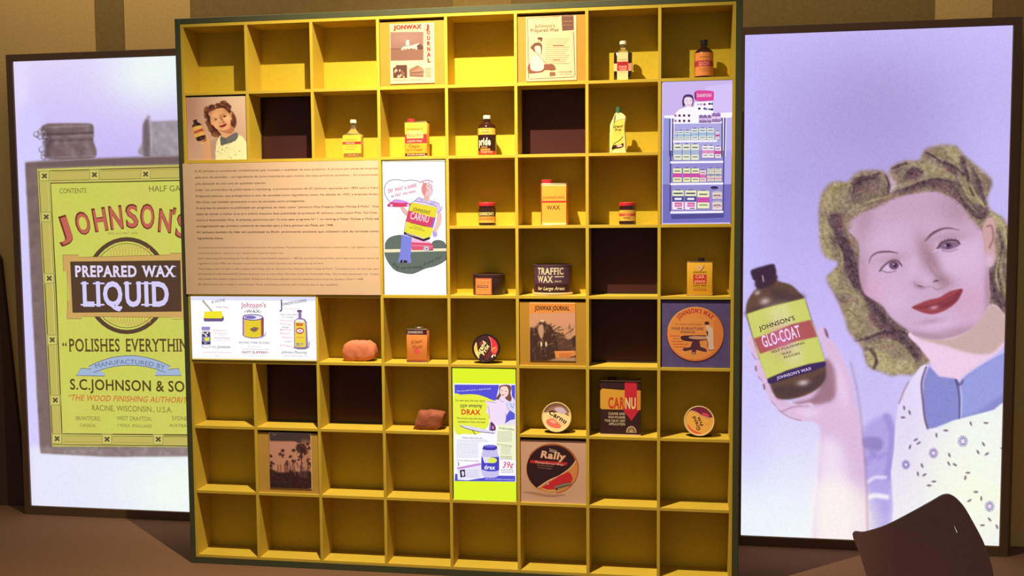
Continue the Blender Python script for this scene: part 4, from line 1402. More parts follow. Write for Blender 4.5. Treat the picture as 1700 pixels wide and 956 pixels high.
def tinpic(Z_, x0, y0, x1, y1, body=(238, 234, 214), band=(190, 110, 170), cap=(80, 70, 130), style=0):
    p = lambda x, y: Z_((x, y))[0]
    ax, ay = p(x0, y0)
    bx, by = p(x1, y1)
    w, h = bx - ax, by - ay
    d.rect(ax - .3, ay - .3, bx + .3, by + .5, (66, 60, 100))
    d.rect(ax, ay, bx, by, body, same=False)
    if style == 0:
        d.rect(ax, ay + .36 * h, bx, ay + .66 * h, band)
        d.rect(ax + .15 * w, ay + .16 * h, bx - .15 * w, ay + .24 * h, (120, 116, 110), same=True)
        d.rect(ax + .15 * w, ay + .76 * h, bx - .15 * w, ay + .84 * h, (150, 146, 120), same=True)
    elif style == 1:
        d.rect(ax, ay + .3 * h, bx, ay + .62 * h, band)
        d.rect(ax + .1 * w, ay + .12 * h, bx - .1 * w, ay + .2 * h, (90, 90, 100), same=True)
        d.rect(ax + .2 * w, ay + .40 * h, bx - .2 * w, ay + .50 * h, (250, 244, 255))
    d.rect(ax + .3 * w, ay - 1.4, bx - .3 * w, ay - .2, cap)


for i, x in enumerate((195, 245, 300, 360)):
    d.rect(*q((x - 22, 480))[0], *q((x + 22, 535))[0], (250, 244, 250))
    for yy in (455, 520):
        d.rect(*q((x - 14, yy - 14))[0], *q((x + 12, yy + 14))[0], (70, 30, 70) if x > 200 else (216, 90, 170), same=False)
for x in (505, 555, 608):
    tinpic(q, x - 22, 455, x + 22, 540, (150, 110, 180), (226, 190, 240), (110, 70, 140))
for x in (665, 718):
    tinpic(q, x - 24, 430, x + 24, 532, (166, 120, 196), (236, 204, 246), (110, 70, 140))
for x, y0_ in ((200, 640), (257, 640), (340, 640), (428, 615), (525, 610), (622, 608)):
    w = 14 if x == 200 else 38 if x < 400 else 44
    tinpic(q, x - w, y0_, x + w, 750, (226, 232, 232), (168, 190, 216), (90, 80, 140))
tinpic(q, 685, 650, 730, 745, (246, 236, 246), (206, 80, 150))
for x in (232, 340, 450):
    tinpic(q2, x - 50, -80, x + 50, 120, (232, 234, 214), (170, 184, 210), (70, 60, 120))
for x, w in ((580, 40), (655, 34)):
    tinpic(q2, x - w, -60, x + w, 90, (250, 238, 246), (226, 150, 196), (50, 40, 80))
tinpic(q2, 705, -50, 780, 95, (246, 226, 244), (206, 80, 150))
for x, w in ((225, 55), (345, 46), (452, 50)):
    tinpic(q2, x - w, 225, x + w, 400, (236, 236, 190), (206, 80, 170))
tinpic(q2, 510, 250, 590, 395, (244, 214, 226), (214, 110, 170))
for x in (648, 742):
    for y0_ in (228, 318):
        tinpic(q2, x - 44, y0_, x + 44, y0_ + 72, (232, 232, 210), (200, 196, 190) if y0_ < 300 else (226, 150, 190))
for x, st in ((235, 0), (395, 0)):
    tinpic(q2, x - 72, 505, x + 72, 745, (236, 236, 196), (90, 84, 150), style=1)
    d.rect(*q2((x - 74, 650))[0], *q2((x + 68, 748))[0], (252, 224, 244))
    d.rect(*q2((x - 42, 660))[0], *q2((x + 50, 712))[0], (206, 70, 150))
    d.rect(*q2((x - 34, 676))[0], *q2((x + 42, 684))[0], (250, 210, 236))
    d.rect(*q2((x - 34, 694))[0], *q2((x + 42, 700))[0], (250, 210, 236), same=True)
    d.rect(*q2((x - 10, 728))[0], *q2((x + 50, 740))[0], (90, 30, 90), same=True)
tinpic(q2, 480, 510, 630, 735, (238, 238, 190), (206, 80, 170))
d.ellipse(*q2((695, 475))[0], 7.5, 3.6, (60, 50, 110), n=18)
d.ring(*q2((695, 470))[0], 7.5, 3.2, .8, (190, 180, 226), n=18)
for y0_, h in ((515, 95), (640, 110)):
    d.ellipse(*q2((730, y0_ + 15))[0], 8, 2.6, (196, 186, 190), n=16)
    d.rect(*q2((670, y0_ + 20))[0], *q2((790, y0_ + h))[0], (236, 214, 206))
    d.rect(*q2((685, y0_ + 45))[0], *q2((775, y0_ + 58))[0], (100, 80, 100))
    d.line(q2((670, y0_ + 62), (730, y0_ + 78), (790, y0_ + 62)), 1.1, (190, 120, 150))
d.build('printed_film', t, LIT)

# ---------------------------------------------------------------- lit panel: three old advertisements
q = zm(315, 490, 8.313)
q2 = zm(415, 490, 8.313)
rect = cellrect(0, 4, 1, 4, -0.004)
rect = (rect[0] + 0.005, rect[1], rect[2] + .004, rect[3])
YA = -0.006
t, o = panel('light_panel', 'wide white backlit panel with three small old advertisements', 'lightbox', rect, YA, 0.004, M_LITBODY, part='box_body')
bevel_box('mount', X(0) + T - o[0], X(2) - T - o[0], 0.004, 0.05, 0.005, 0.25, M_LITBODY, t, 0)
d = plane_decal(YA, off=o, eps=0.00003)
x0, x1, z0, z1 = rect
d.poly([tuple(pr(np.array([[a, YA, b]]))[0]) for a, b in ((x0, z1), (x1, z1), (x1, z0 + .006), (x0, z0 + .006))], (255, 255, 255))
d.poly([tuple(pr(np.array([[a, YA, b]]))[0]) for a, b in ((x0, z1), (x1, z1), (x1, z1 - .018), (x0, z1 - .018))], (226, 224, 250))
d.poly([tuple(pr(np.array([[a, YA, b]]))[0]) for a, b in ((x0, z0 + .006), (x1, z0 + .006), (x1, z0), (x0, z0))], (240, 214, 130))
d.line(q((180, 70), (210, 110), (255, 160), (310, 225)), 2.6, (110, 90, 110))
d.line(q((185, 75), (215, 115), (260, 165), (312, 225)), 1.4, (216, 206, 150))
d.poly(q((205, 225), (440, 218), (460, 300), (440, 320), (190, 320)), (244, 232, 50))
d.poly(q((190, 318), (440, 320), (465, 290), (472, 340), (450, 362), (200, 362)), (110, 90, 140))
d.line(q((200, 322), (440, 322), (466, 288)), .6, (60, 40, 70))
d.text("& HOME", *q((300, 112))[0], 4.6, (90, 80, 150), 0, fit=23, rot=-8, shear=.2)
d.text("every Day", *q((362, 172))[0], 3.2, (226, 150, 170), 1, fit=20, rot=2)
d.rect(*q((165, 435))[0], *q((280, 480))[0], (150, 140, 210))
d.rect(*q((175, 480))[0], *q((270, 505))[0], (226, 220, 214))
d.rect(*q((165, 510))[0], *q((288, 680))[0], (140, 130, 180))
d.rect(*q((175, 505))[0], *q((275, 570))[0], (70, 60, 90))
for x, y in ((185, 525), (215, 540), (245, 520), (230, 560)):
    d.ellipse(*q((x, y))[0], 1.5, 1.8, (236, 236, 236), n=8)
d.poly(q((200, 590), (270, 580), (272, 625), (215, 635)), (236, 232, 60))
d.poly(q((168, 630), (200, 650), (200, 680), (168, 680)), (60, 50, 90))
d.poly(q((230, 655), (288, 640), (288, 670), (240, 675)), (60, 50, 90), same=True)
d.ring(*q((230, 705))[0], 7.6, 2.4, .7, (150, 140, 150))
for s, x, y, h, w, c, b in (("Johnson's", 318, 500, 4.2, 21, (236, 170, 196), 0), ("Furniture", 350, 540, 3.0, 21, (236, 170, 196), 0), ("for", 420, 565, 1.8, 7, (200, 150, 170), 0), ("FINE FINISHES", 340, 600, 2.2, 26, (200, 120, 150), 0), ("on all woods", 350, 630, 1.8, 24, (190, 190, 210), 0),
                            ("S.C. JOHNSON", 312, 727, 3.2, 30, (80, 66, 110), 1), ("THE ORIGINAL AND THE BEST WAXING", 180, 793, 1.8, 47, (226, 130, 150), 0), ("1930", 350, 842, 1.4, 6, (120, 110, 130), 0)):
    d.text(s, *q((x, y))[0], h, c, b, fit=w)
d.text("Johnson's", *q((715, 165))[0], 8, (214, 120, 140), 1, fit=41)
d.text("PREPARED", *q((835, 185))[0], 1.6, (120, 110, 120), 0, fit=14)
d.text("·WAX·".replace('·', '-'), *q((755, 240))[0], 4.6, (110, 96, 100), 1, fit=29)
# open can
d.poly(q2((-95, 300), (-90, 270), (40, 262), (150, 280), (185, 300), (185, 560), (120, 585), (30, 590), (-90, 560), (-95, 540)), (226, 160, 190))
d.poly(q2((-70, 345), (150, 345), (165, 330), (165, 560), (100, 582), (0, 582), (-70, 565)), (232, 206, 50))
d.poly(q2((152, 330), (186, 310), (186, 550), (155, 570)), (176, 84, 70))
d.ellipse(*q2((42, 305))[0], 16.2, 4.6, (236, 232, 246))
d.ring(*q2((42, 305))[0], 16.2, 4.6, 1.3, (70, 56, 110))
d.ellipse(*q2((10, 305))[0], 9, 2.8, (130, 112, 200))
d.poly(q2((0, 465), (60, 435), (125, 450), (100, 490), (60, 510), (20, 495)), (150, 110, 90))
d.line(q2((-95, 300), (-95, 550), (-60, 575), (30, 592), (120, 588), (186, 560), (186, 310)), 1.2, (80, 50, 90))
d.poly(q2((120, 590), (190, 560), (230, 490), (215, 560), (170, 592)), (190, 180, 230))
for s, x, y, h, w, c, b in (("FLOORS", 20, 480, 2.0, 8, (70, 40, 60), 1),):
    d.text(s, *q2((x, y))[0], h, c, b, fit=w)
d.text("RETAIN THEIR FLOORS", *q((680, 665))[0], 3.2, (110, 90, 130), 0, fit=51)
d.text("FOR THE BEAUTY CARE", *q((800, 713))[0], 1.6, (180, 180, 200), 0, fit=22)
d.text("and will polish linoleum easily", *q((725, 750))[0], 1.8, (160, 150, 170), 0, fit=44)
d.text("·NOT SLIPPERY·".replace('·', '-'), *q((708, 800))[0], 3.6, (150, 40, 90), 1, fit=47)
d.text("for homes and dances", *q((770, 840))[0], 1.6, (190, 190, 200), 0, fit=34)
# tall bottle advertisement
d.text("J", *q2((418, 185))[0], 15, (80, 66, 110), 0, fit=5)
d.text("OHNSON'S FLOORING", *q2((450, 145))[0], 4.4, (80, 70, 120), 1, fit=41, rot=-10)
d.text("for all floors", *q2((480, 190))[0], 1.8, (236, 160, 150), 0, fit=26)
for s, x, y, h, w, c in (("Cleans The entire", 412, 275, 2.4, 29, (110, 90, 100)), ("in a surface", 440, 310, 2.2, 20, (120, 90, 100)), ("Polishes", 415, 360, 3, 21, (240, 180, 190)), ("Bright", 412, 402, 3, 12, (240, 180, 190)), ("and", 520, 412, 1.8, 5, (90, 80, 110)),
                         ("Always", 445, 450, 2.4, 11, (90, 80, 110)), ("BEAUTY", 412, 485, 2.4, 14, (214, 80, 110)), ("is", 540, 485, 2.4, 3, (90, 80, 110)), ("Floors", 412, 540, 3.2, 17, (230, 150, 170)), ("Waxed", 440, 592, 3, 17, (230, 150, 170)), ("with", 480, 645, 2, 11, (120, 110, 130)),
                         ("Fine", 415, 700, 2.6, 15, (236, 150, 160)), ("Liquid", 510, 715, 2.4, 9, (236, 150, 160)), ("Johnson Flooring", 440, 800, 4.4, 41, (80, 70, 110)), ("RACINE WISCONSIN U.S.A.", 465, 842, 1.8, 41, (200, 150, 190))):
    d.text(s, *q2((x, y))[0], h, c, 0, fit=w, shear=.15)
d.poly(q2((610, 350), (640, 330), (670, 312), (670, 240), (650, 225), (655, 205), (715, 208), (722, 225), (712, 240), (712, 312), (760, 330), (785, 370), (792, 480), (805, 715), (770, 738), (640, 735), (612, 715)), (150, 120, 180))
d.poly(q2((622, 360), (660, 340), (740, 345), (765, 380), (770, 480), (775, 700), (760, 715), (640, 715), (622, 700)), (240, 214, 70))
d.poly(q2((622, 350), (660, 330), (740, 338), (760, 372), (740, 380), (640, 372)), (240, 240, 226))
d.poly(q2((635, 380), (740, 385), (730, 425), (640, 425)), (214, 120, 60))
d.ellipse(*q2((690, 490))[0], 6.8, 5.2, (196, 60, 70))
d.ellipse(*q2((690, 490))[0], 5.4, 3.0, (250, 240, 240))
d.rect(*q2((672, 484))[0], *q2((712, 494))[0], (90, 60, 80))
d.rect(*q2((640, 655))[0], *q2((690, 700))[0], (176, 160, 150))
d.rect(*q2((700, 655))[0], *q2((740, 690))[0], (196, 180, 120), same=True)
d.rect(*q2((645, 575))[0], *q2((740, 590))[0], (226, 170, 70), same=True)
d.line(q2((600, 722), (680, 742), (770, 740), (815, 718), (820, 640)), 1.2, (110, 90, 120))
d.line(q2((655, 214), (715, 216)), 2.6, (110, 60, 100))
d.build('printed_film', t, LIT)

# ---------------------------------------------------------------- lit panel: drax advertisement
q = zm(748, 608, 8.535)
q2 = zm(748, 715, 8.316)
rect = cellrect(4, 5, 4, 6, 0.004)
t, o = panel('light_panel', 'tall yellow-green backlit panel with a blue and white laundry starch advertisement', 'lightbox', rect, YL, 0.1, M_LITBODY, part='box_body')
d = plane_decal(YL, off=o, eps=0.00003)
x0, x1, z0, z1 = rect
P4 = lambda m: [tuple(pr(np.array([[a, YL, b]]))[0]) for a, b in ((x0 + m, z1 - m), (x1 - m, z1 - m), (x1 - m, z0 + m), (x0 + m, z0 + m))]
d.poly(P4(.001), (226, 246, 44))
d.poly(q((45, 240), (920, 250)) + q2((905, 705), (50, 690)), (250, 250, 255))
d.poly(q((55, 258), (915, 265), (912, 620), (880, 830), (600, 500), (500, 440), (400, 405), (230, 398), (60, 420)), (88, 84, 214))
d.poly(q((690, 264), (860, 266), (870, 420), (910, 480), (912, 830), (770, 830), (500, 820), (510, 500), (640, 480)), (236, 222, 250))
ov = q((50, 425), (150, 402), (260, 395), (380, 402), (480, 430), (560, 465), (620, 500), (560, 640), (540, 830), (400, 956), (200, 956)) + q2((330, 60), (200, 40), (60, 10))
d.poly(spline(ov, 4, True), (236, 240, 70))
d.poly(q((840, 620), (912, 670), (912, 750), (850, 760), (770, 810), (790, 700)), (92, 92, 216))
# woman
d.poly(spline(q((640, 460), (690, 380), (690, 290), (740, 264), (820, 262), (860, 300), (850, 380), (865, 450), (850, 495), (790, 470), (740, 400), (700, 440), (680, 470)), 4, True), (126, 80, 66))
d.poly(spline(q((700, 340), (720, 290), (790, 285), (820, 330), (815, 400), (770, 440), (725, 420), (702, 380)), 4, True), (250, 216, 206))
for a in (((718, 345), (740, 340)), ((775, 352), (798, 356))):
    d.line(q(*a), .9, (70, 50, 60))
d.poly(q((722, 395), (745, 402), (768, 398), (750, 415), (730, 410)), (206, 50, 60))
d.poly(spline(q((500, 500), (520, 485), (600, 500), (700, 480), (760, 470), (800, 500), (810, 600), (780, 720), (760, 820), (560, 815), (550, 700), (505, 650), (520, 560)), 4, True), (244, 222, 248))
for a in (((510, 500), (560, 500), (650, 520)), ((530, 560), (545, 620), (550, 740)), ((790, 520), (810, 600), (850, 640)), ((780, 660), (790, 740), (770, 810)), ((700, 470), (730, 500), (760, 500))):
    d.line(q(*a), .8, (170, 130, 190), same=True)
d.poly(q((800, 500), (860, 500), (912, 540), (912, 660), (850, 600), (810, 560)), (214, 214, 250))
for x, y in ((850, 530), (880, 570), (860, 560), (895, 530)):
    d.line(q((x, y), (x + 10, y + 16)), 1.0, (90, 90, 190))
# iron and board
d.poly(q((545, 905), (550, 850), (575, 780), (600, 800), (640, 850), (640, 905), (600, 915)), (90, 54, 90))
d.poly(q((590, 840), (620, 850), (615, 890), (585, 885)), (226, 120, 190))
d.poly(q((560, 800), (545, 850), (545, 900), (560, 905), (572, 840)), (170, 160, 200))
d.poly(q((130, 830), (300, 850), (540, 905), (640, 925), (640, 950), (400, 925), (200, 880)), (226, 220, 246))
d.line(q((130, 838), (220, 880), (400, 925), (620, 950)), 1.2, (110, 90, 130))
d.line(q((310, 905), (345, 956)) + q2((350, 50)), 1.4, (120, 100, 70))
# copy
d.text("The iron-well trick for a back for lady!", *q((85, 362))[0], 2.6, (222, 220, 255), 0, fit=57, rot=-5.5, shear=.2)
d.text("For wear ease, than ever starch", *q((70, 492))[0], 2.9, (60, 60, 40), 1, fit=49, rot=0)
d.text("now amazing", *q((135, 572))[0], 5.6, (50, 60, 60), 1, fit=36, shear=.15)
d.line(q((135, 582), (205, 582)), .7, (50, 60, 60))
d.text("DRAX", *q((150, 680))[0], 8.2, (226, 60, 40), 2, fit=32)
d.text("The miracle rinse that restores", *q((90, 745))[0], 2.9, (50, 56, 44), 1, fit=48)
d.text("manufacturer finish, new look!", *q((100, 793))[0], 2.9, (50, 56, 44), 1, fit=46)
d.poly(q((670, 830), (912, 830)) + q2((900, 400), (860, 405), (690, 370), (640, 170), (640, 0)), (244, 244, 206))
d.text("An easy to use Rinse", *q((690, 880))[0], 3.0, (70, 80, 50), 1, fit=25, rot=6)


def greek(x0, y0, x1, y1, n, c, step, seed=1, th=.55):
    r = random.Random(seed)
    for i in range(n):
        y = y0 + i * step
        x = x0
        while x < x1 - 1:
            w = r.uniform(1.2, 4.2)
            d.rect(x, y, min(x + w, x1), y + th, c, same=not (i == 0 and x == x0))
            x += w + .7


greek(*q2((650, 10))[0], *q2((850, 10))[0], 9, (150, 150, 140), 2.0)
d.text("READY EASY DIRECTIONS", *q2((640, 190))[0], 1.8, (90, 90, 70), 1, fit=25, rot=6)
greek(*q2((700, 215))[0], *q2((840, 215))[0], 7, (150, 150, 140), 2.0, 2)
greek(*q2((690, 350))[0], *q2((850, 350))[0], 3, (110, 110, 90), 2.1, 5, .8)
d.text("Always nearly twice the", *q2((165, 102))[0], 2.2, (70, 60, 90), 1, fit=33)
greek(*q2((95, 125))[0], *q2((520, 125))[0], 2, (166, 150, 200), 2.2, 3)
greek(*q2((85, 165))[0], *q2((385, 165))[0], 12, (166, 150, 200), 2.15, 4)
d.text("Try it as cotton as it’s pretty", *q2((90, 412))[0], 2.0, (80, 60, 90), 1, fit=36)
d.text("39¢", *q2((715, 505))[0], 9.5, (226, 70, 110), 1, fit=18, shear=.25)
greek(*q2((700, 530))[0], *q2((875, 530))[0], 3, (110, 100, 150), 2.4, 6, .7)
d.poly(q2((65, 590), (100, 590), (100, 672), (240, 680), (640, 615), (895, 618), (895, 698), (60, 690)), (88, 84, 206))
d.poly(q2((85, 500), (420, 430), (440, 650), (240, 662), (105, 672)), (236, 232, 250))
d.poly(q2((88, 505), (420, 440), (425, 470), (110, 530)), (206, 150, 220))
d.poly(q2((130, 540), (200, 530), (208, 630), (140, 640)), (40, 34, 50))
d.poly(spline(q2((155, 560), (185, 560), (190, 610), (165, 620)), 3, True), (226, 220, 230))
greek(*q2((215, 540))[0], *q2((400, 540))[0], 6, (180, 170, 210), 2.2, 7)
d.line(q2((105, 430), (118, 460), (108, 480)), 1.2, (60, 60, 60))
d.text("AND YOU WILL JOHNSON'S WAX PRODUCTS", *q2((480, 668))[0], 2.0, (230, 226, 255), 0, fit=48)
# jar on the advertisement
d.poly(spline(q2((465, 245), (440, 300), (428, 370), (425, 520), (440, 600), (480, 640), (620, 640), (665, 600), (675, 520), (672, 360), (650, 290), (640, 245)), 3, True), (206, 196, 240))
d.poly(q2((440, 250), (460, 200), (530, 190), (640, 205), (650, 240), (610, 265), (500, 265)), (70, 60, 170))
d.ellipse(*q2((550, 208))[0], 10.5, 2.2, (120, 110, 220))
d.poly(q2((428, 355), (550, 362), (672, 355), (672, 540), (620, 556), (520, 556), (428, 530)), (76, 70, 196))
d.poly(q2((440, 355), (560, 362), (560, 440), (470, 440)), (230, 226, 244))
d.ellipse(*q2((580, 405))[0], 7.5, 4.6, (226, 240, 90))
d.text("drax", *q2((468, 525))[0], 6.4, (240, 240, 255), 2, fit=18)
d.build('printed_film', t, LIT)

# ---------------------------------------------------------------- small colour print of the woman
pal_small = dict(pal_big)
pal_small.update(grad=False, bg=(206, 168, 150), bg2=(222, 190, 170), bg3=(176, 130, 124), hair=(112, 62, 46), hair_d=(70, 34, 28), hair_l=(138, 84, 60), hair_vl=(160, 104, 74), sleeve=(186, 152, 140), skin=(226, 166, 128), skin_m=(214, 152, 116), skin_l=(240, 192, 156),
                 skin_sh=(166, 100, 72), blush=(226, 130, 104), neck=(222, 166, 134), neck_sh=(180, 112, 84), ear=(206, 140, 110), ear_d=(140, 80, 60), brow=(70, 34, 30), iris=(70, 50, 50), pupil=(30, 16, 18), lash=(40, 20, 24), white=(226, 206, 190), lip=(140, 26, 30), lip_d=(100, 14, 20),
                 lip_l=(206, 90, 80), shirt=(100, 98, 106), shirt_l=(110, 108, 116), shirt_d=(60, 52, 60), shirt_vl=(140, 136, 140), apron=(244, 236, 190), edge=(120, 90, 70), flower=(110, 100, 90), flower_c=(170, 140, 100), leaf=(120, 100, 80), arm=(222, 164, 130), arm_l=(240, 190, 156),
                 arm_sh=(150, 90, 66), nail=(150, 50, 40), glass=(56, 28, 26), glass_d=(36, 18, 20), glass_l=(170, 130, 110), label=(226, 178, 92), label_l=(240, 200, 130), band=(180, 78, 62), band_l=(200, 100, 80), strip=(50, 24, 40))
cvs = paint_woman(pal_small)
cvs.a *= 1.04
YS = 0.006
rect = cellrect(0, 1, 0, 1, 0.002)
rect = (rect[0], rect[1], rect[2], rect[3] - 0.006)
t, o = panel('photo_print', 'small square colour print of a brown-haired woman holding a bottle', 'print', rect, YS, 0.02, M_WHITE)
sc = 0.159
print_sheet('printed_picture', rect[0] + .001, rect[1] - .001, rect[2] + .001, rect[3] - .001, YS - .0004, cvs, t, PRINT, 130, 130, conv=lambda p: np.stack([1563 + (p[:, 0] - 370.8) / sc, 502 + (p[:, 1] - 208.5) / sc], 1), off=o)

# ---------------------------------------------------------------- yellow panel with magazine cover (top row, left)
YP = 0.008


def ypanel(c, r, label, gap=0.012, material=None, yf=YP):
    rect = cellrect(c, r, c, r, 0.001)
    rect = (rect[0], rect[1], rect[2], rect[3] - gap)
    return panel('backing_panel', label, 'panel', rect, yf, 0.012, material or M_YPANEL)


def sheet(name, label, x0, y0, x1, y1, yf, material=None, thick=0.003):
    """a printed card of its own, held on the panel"""
    r = pxrect(x0, y0, x1, y1, yf)
    o = ((r[0] + r[1]) / 2, yf, r[2])
    t = thing(name, label, 'print', o)
    bevel_box('card', r[0] - o[0], r[1] - o[0], 0, thick, 0, r[3] - r[2], material or M_WHITE, t, 0.0003)
    return t, o, r


ypanel(3, 0, 'yellow panel in the top row holding the magazine cover with a red title')
YC = YP - 0.0032
t, o, r = sheet('magazine_cover', 'old magazine cover with red title and a grey photo of a farm building, top row', 647.5, 39, 721, 138.5, YC)
q = zm(628, 25, 7.65)
cv = Canvas(645, 36, 724, 142, (222, 190, 150), ss=2)
cv.poly(q((155, 218), (572, 212), (575, 572), (158, 580)), (128, 92, 86), smooth=False)
cv.blob(*q((300, 280))[0], 26, 10, (146, 108, 104), .7)
cv.poly(q((155, 425), (300, 428), (575, 440), (575, 572), (158, 580)), (120, 82, 70), .9, .8, smooth=False)
cv.stroke(q((155, 432), (240, 430), (300, 425)), .9, (80, 48, 44), .8)
cv.poly(q((350, 385), (352, 330), (375, 310), (395, 330), (398, 385)), (222, 196, 186), smooth=False)
cv.poly(q((320, 400), (400, 390), (520, 358), (500, 440), (420, 425), (300, 445), (290, 430)), (214, 180, 166), smooth=False)
cv.poly(q((490, 385), (530, 365), (572, 400), (572, 438), (495, 438)), (84, 50, 48), smooth=False)
for x in (330, 370, 410, 430, 460):
    cv.disc(*q((x, 430))[0], .9, 1.2, (90, 56, 50))
cv.stroke(q((395, 335), (398, 380)), .8, (90, 60, 60), .8)
cv.poly(q((186, 670), (220, 660), (225, 635), (366, 633), (366, 800), (190, 800)), (84, 48, 42), smooth=False)
rr = random.Random(2)
for i in range(16):
    x, y = rr.uniform(200, 330), rr.uniform(680, 790)
    cv.disc(*q((x, y))[0], 1.3, 2.0, rr.choice([(214, 180, 160), (150, 100, 84), (230, 200, 170)]), .8)
cv.poly(q((395, 700), (500, 640), (578, 700), (578, 790), (395, 780)), (150, 108, 92), smooth=False)
for a in (((395, 710), (500, 668)), ((395, 690), (500, 640), (578, 690)), ((400, 740), (578, 720)), ((400, 770), (560, 780))):
    cv.stroke(q(*a), 1.0, (70, 40, 36), .9, .6, smooth=False)
for i in range(10):
    x = 410 + i * 17
    cv.stroke(q((x, 720), (x, 780)), .7, (90, 56, 50), .7, .5)
print_sheet('printed_picture', r[0] + .0005, r[1] - .0005, r[2] + .0005, r[3] - .0005, YC - .0004, cv, t, PRINT, 120, 160, off=o)
d = plane_decal(YC, off=o, base=.0005)
RT, BT = (190, 40, 36), (70, 60, 50)
d.text("JONWAX", *q((206, 186))[0], 6.6, BT, 2, fit=45, rot=0)
d.text("JONWAX", *q((200, 183))[0], 6.6, RT, 2, fit=45, rot=0)
for i, ch in enumerate("JOURNAL"):
    x, y = q((612 + i * 1.5, 172 + i * 71))[0]
    d.text(ch, x + .7, y + .4, 6.6, BT, 2, fit=5.6)
    d.text(ch, x, y, 6.6, RT, 2, fit=5.6)
for i in range(8):
    d.rect(*q((598, 672 + i * 15))[0], *q((676 - (i % 3) * 8, 678 + i * 15))[0], (150, 110, 90), same=i > 0)
d.rect(*q((190, 820))[0], *q((360, 828))[0], (206, 140, 110), same=True)
d.rect(*q((400, 815))[0], *q((570, 823))[0], (206, 140, 110), same=True)
d.build('printed_text', t, PRINT)

# ---------------------------------------------------------------- yellow panel with wax advertisement (top row)
ypanel(5, 0, 'yellow panel in the top row holding the cream advertisement of a maid')
t, o, r = sheet('advert_card', 'cream old advertisement card of a maid mopping, with a brown tin at its corner', 873.5, 27, 957, 134, YC)
q = zm(855, 15, 7.65)
d = plane_decal(YC, off=o)
d.poly([tuple(pr(np.array([[a, YC, b]]))[0]) for a, b in ((r[0] + .001, r[3] - .001), (r[1] - .001, r[3] - .001), (r[1] - .001, r[2] + .001), (r[0] + .001, r[2] + .001))], (222, 186, 150))
CB = (84, 50, 40)
d.line(q((572, 92), (180, 110), (158, 130), (172, 880), (190, 890), (745, 862), (760, 845), (745, 298), (728, 292)), .9, CB)
d.poly(q((590, 85), (742, 78), (748, 265), (600, 278)), (112, 70, 60))
d.ellipse(*q((666, 86))[0], 10, 1.7, (140, 96, 80))
d.rect(*q((615, 150))[0], *q((725, 162))[0], (150, 104, 86))
d.rect(*q((610, 200))[0], *q((730, 208))[0], (150, 104, 86), same=True)
d.text("FOR FLOORS AND FURNITURE USE", *q((195, 142))[0], 1.8, (150, 110, 90), 0, fit=46)
d.text("Johnson's", *q((256, 238))[0], 5.4, (110, 78, 56), 1, fit=33)
d.text("Prepared Wax", *q((196, 296))[0], 5.8, (90, 60, 44), 1, fit=47)
d.poly(spline(q((195, 490), (250, 430), (320, 430), (345, 470), (335, 575), (310, 560), (250, 545), (215, 510)), 3, True), (110, 66, 50))
d.ellipse(*q((318, 390))[0], 3.8, 3.6, (120, 66, 48))
d.ellipse(*q((318, 372))[0], 4.4, 1.8, (90, 50, 40))
d.ellipse(*q((308, 405))[0], 2.2, 2.2, (214, 160, 130))
d.poly(spline(q((250, 480), (320, 475), (325, 580), (270, 560)), 3, True), (236, 206, 176))
d.poly(spline(q((165, 720), (250, 640), (360, 700), (480, 700), (515, 775), (380, 775), (350, 800), (190, 820), (165, 790)), 3, True), (130, 72, 56))
d.poly(spline(q((200, 640), (250, 590), (320, 600), (362, 680), (360, 760), (300, 788), (220, 780), (195, 740)), 4, True), (240, 214, 184))
d.line(q((265, 545), (330, 620), (400, 700), (470, 790)), .9, (110, 70, 50))
d.poly(q((440, 800), (510, 800), (515, 845), (440, 855)), (140, 84, 66))
for i in range(13):
    d.rect(*q((380, 375 + i * 26))[0], *q((690 - (i % 4) * 16, 381 + i * 26))[0], (206, 156, 120), same=i > 0)
d.rect(*q((480, 458))[0], *q((615, 468))[0], (120, 84, 66))
d.rect(*q((480, 640))[0], *q((570, 650))[0], (150, 110, 84), same=True)
d.text("S. C. Johnson & Son", *q((545, 806))[0], 1.9, (110, 80, 60), 1, fit=24)
d.text("Racine, Wisconsin", *q((570, 832))[0], 1.6, (140, 100, 80), 0, fit=19)
d.build('printed_picture', t, PRINT)

# ---------------------------------------------------------------- yellow panel with journal cover (middle)
ypanel(5, 4, 'yellow panel in the fifth row holding the journal cover of palm fronds')
t, o, r = sheet('magazine_cover', 'orange magazine cover with a photo of a man among palm fronds, fifth row', 879.5, 503, 955.5, 599, YC)
q = zm(862, 495, 8.457)
cv = Canvas(877, 500, 958, 602, (222, 140, 66), ss=2)
cv.poly(q((150, 215), (800, 200), (800, 890), (155, 888)), (206, 150, 122), smooth=False)
cv.blob(*q((700, 300))[0], 24, 10, (214, 150, 130), .7)
cv.poly(q((152, 440), (200, 420), (260, 380), (290, 330), (340, 300), (380, 360), (440, 380), (500, 470), (600, 500), (650, 560), (720, 570), (796, 540), (798, 890), (155, 888)), (70, 44, 38), 1, .8)
rr = random.Random(11)
for i in range(150):
    x, y = rr.uniform(170, 790), rr.uniform(380, 860)
    a = rr.uniform(-1.2, 1.2) - 1.2
    L = rr.uniform(20, 90)
    if y < 420 and x > 560:
        continue
    cv.stroke(q((x, y), (x + L * math.cos(a), y + L * math.sin(a))), rr.uniform(.5, 1.1), rr.choice([(50, 30, 30), (110, 74, 62), (150, 110, 90), (190, 146, 116), (60, 40, 36)]), .7, .4, smooth=False, taper=False)
for a in (((430, 430), (500, 380)), ((470, 470), (560, 400)), ((420, 400), (450, 360)), ((600, 480), (640, 530)), ((720, 470), (760, 430)), ((560, 450), (620, 440))):
    cv.stroke(q(*a), 1.4, (60, 36, 34), .9, .5, smooth=False)
cv.poly(q((270, 390), (330, 370), (345, 460), (330, 550), (300, 560), (265, 470)), (206, 160, 140), .9, .6)
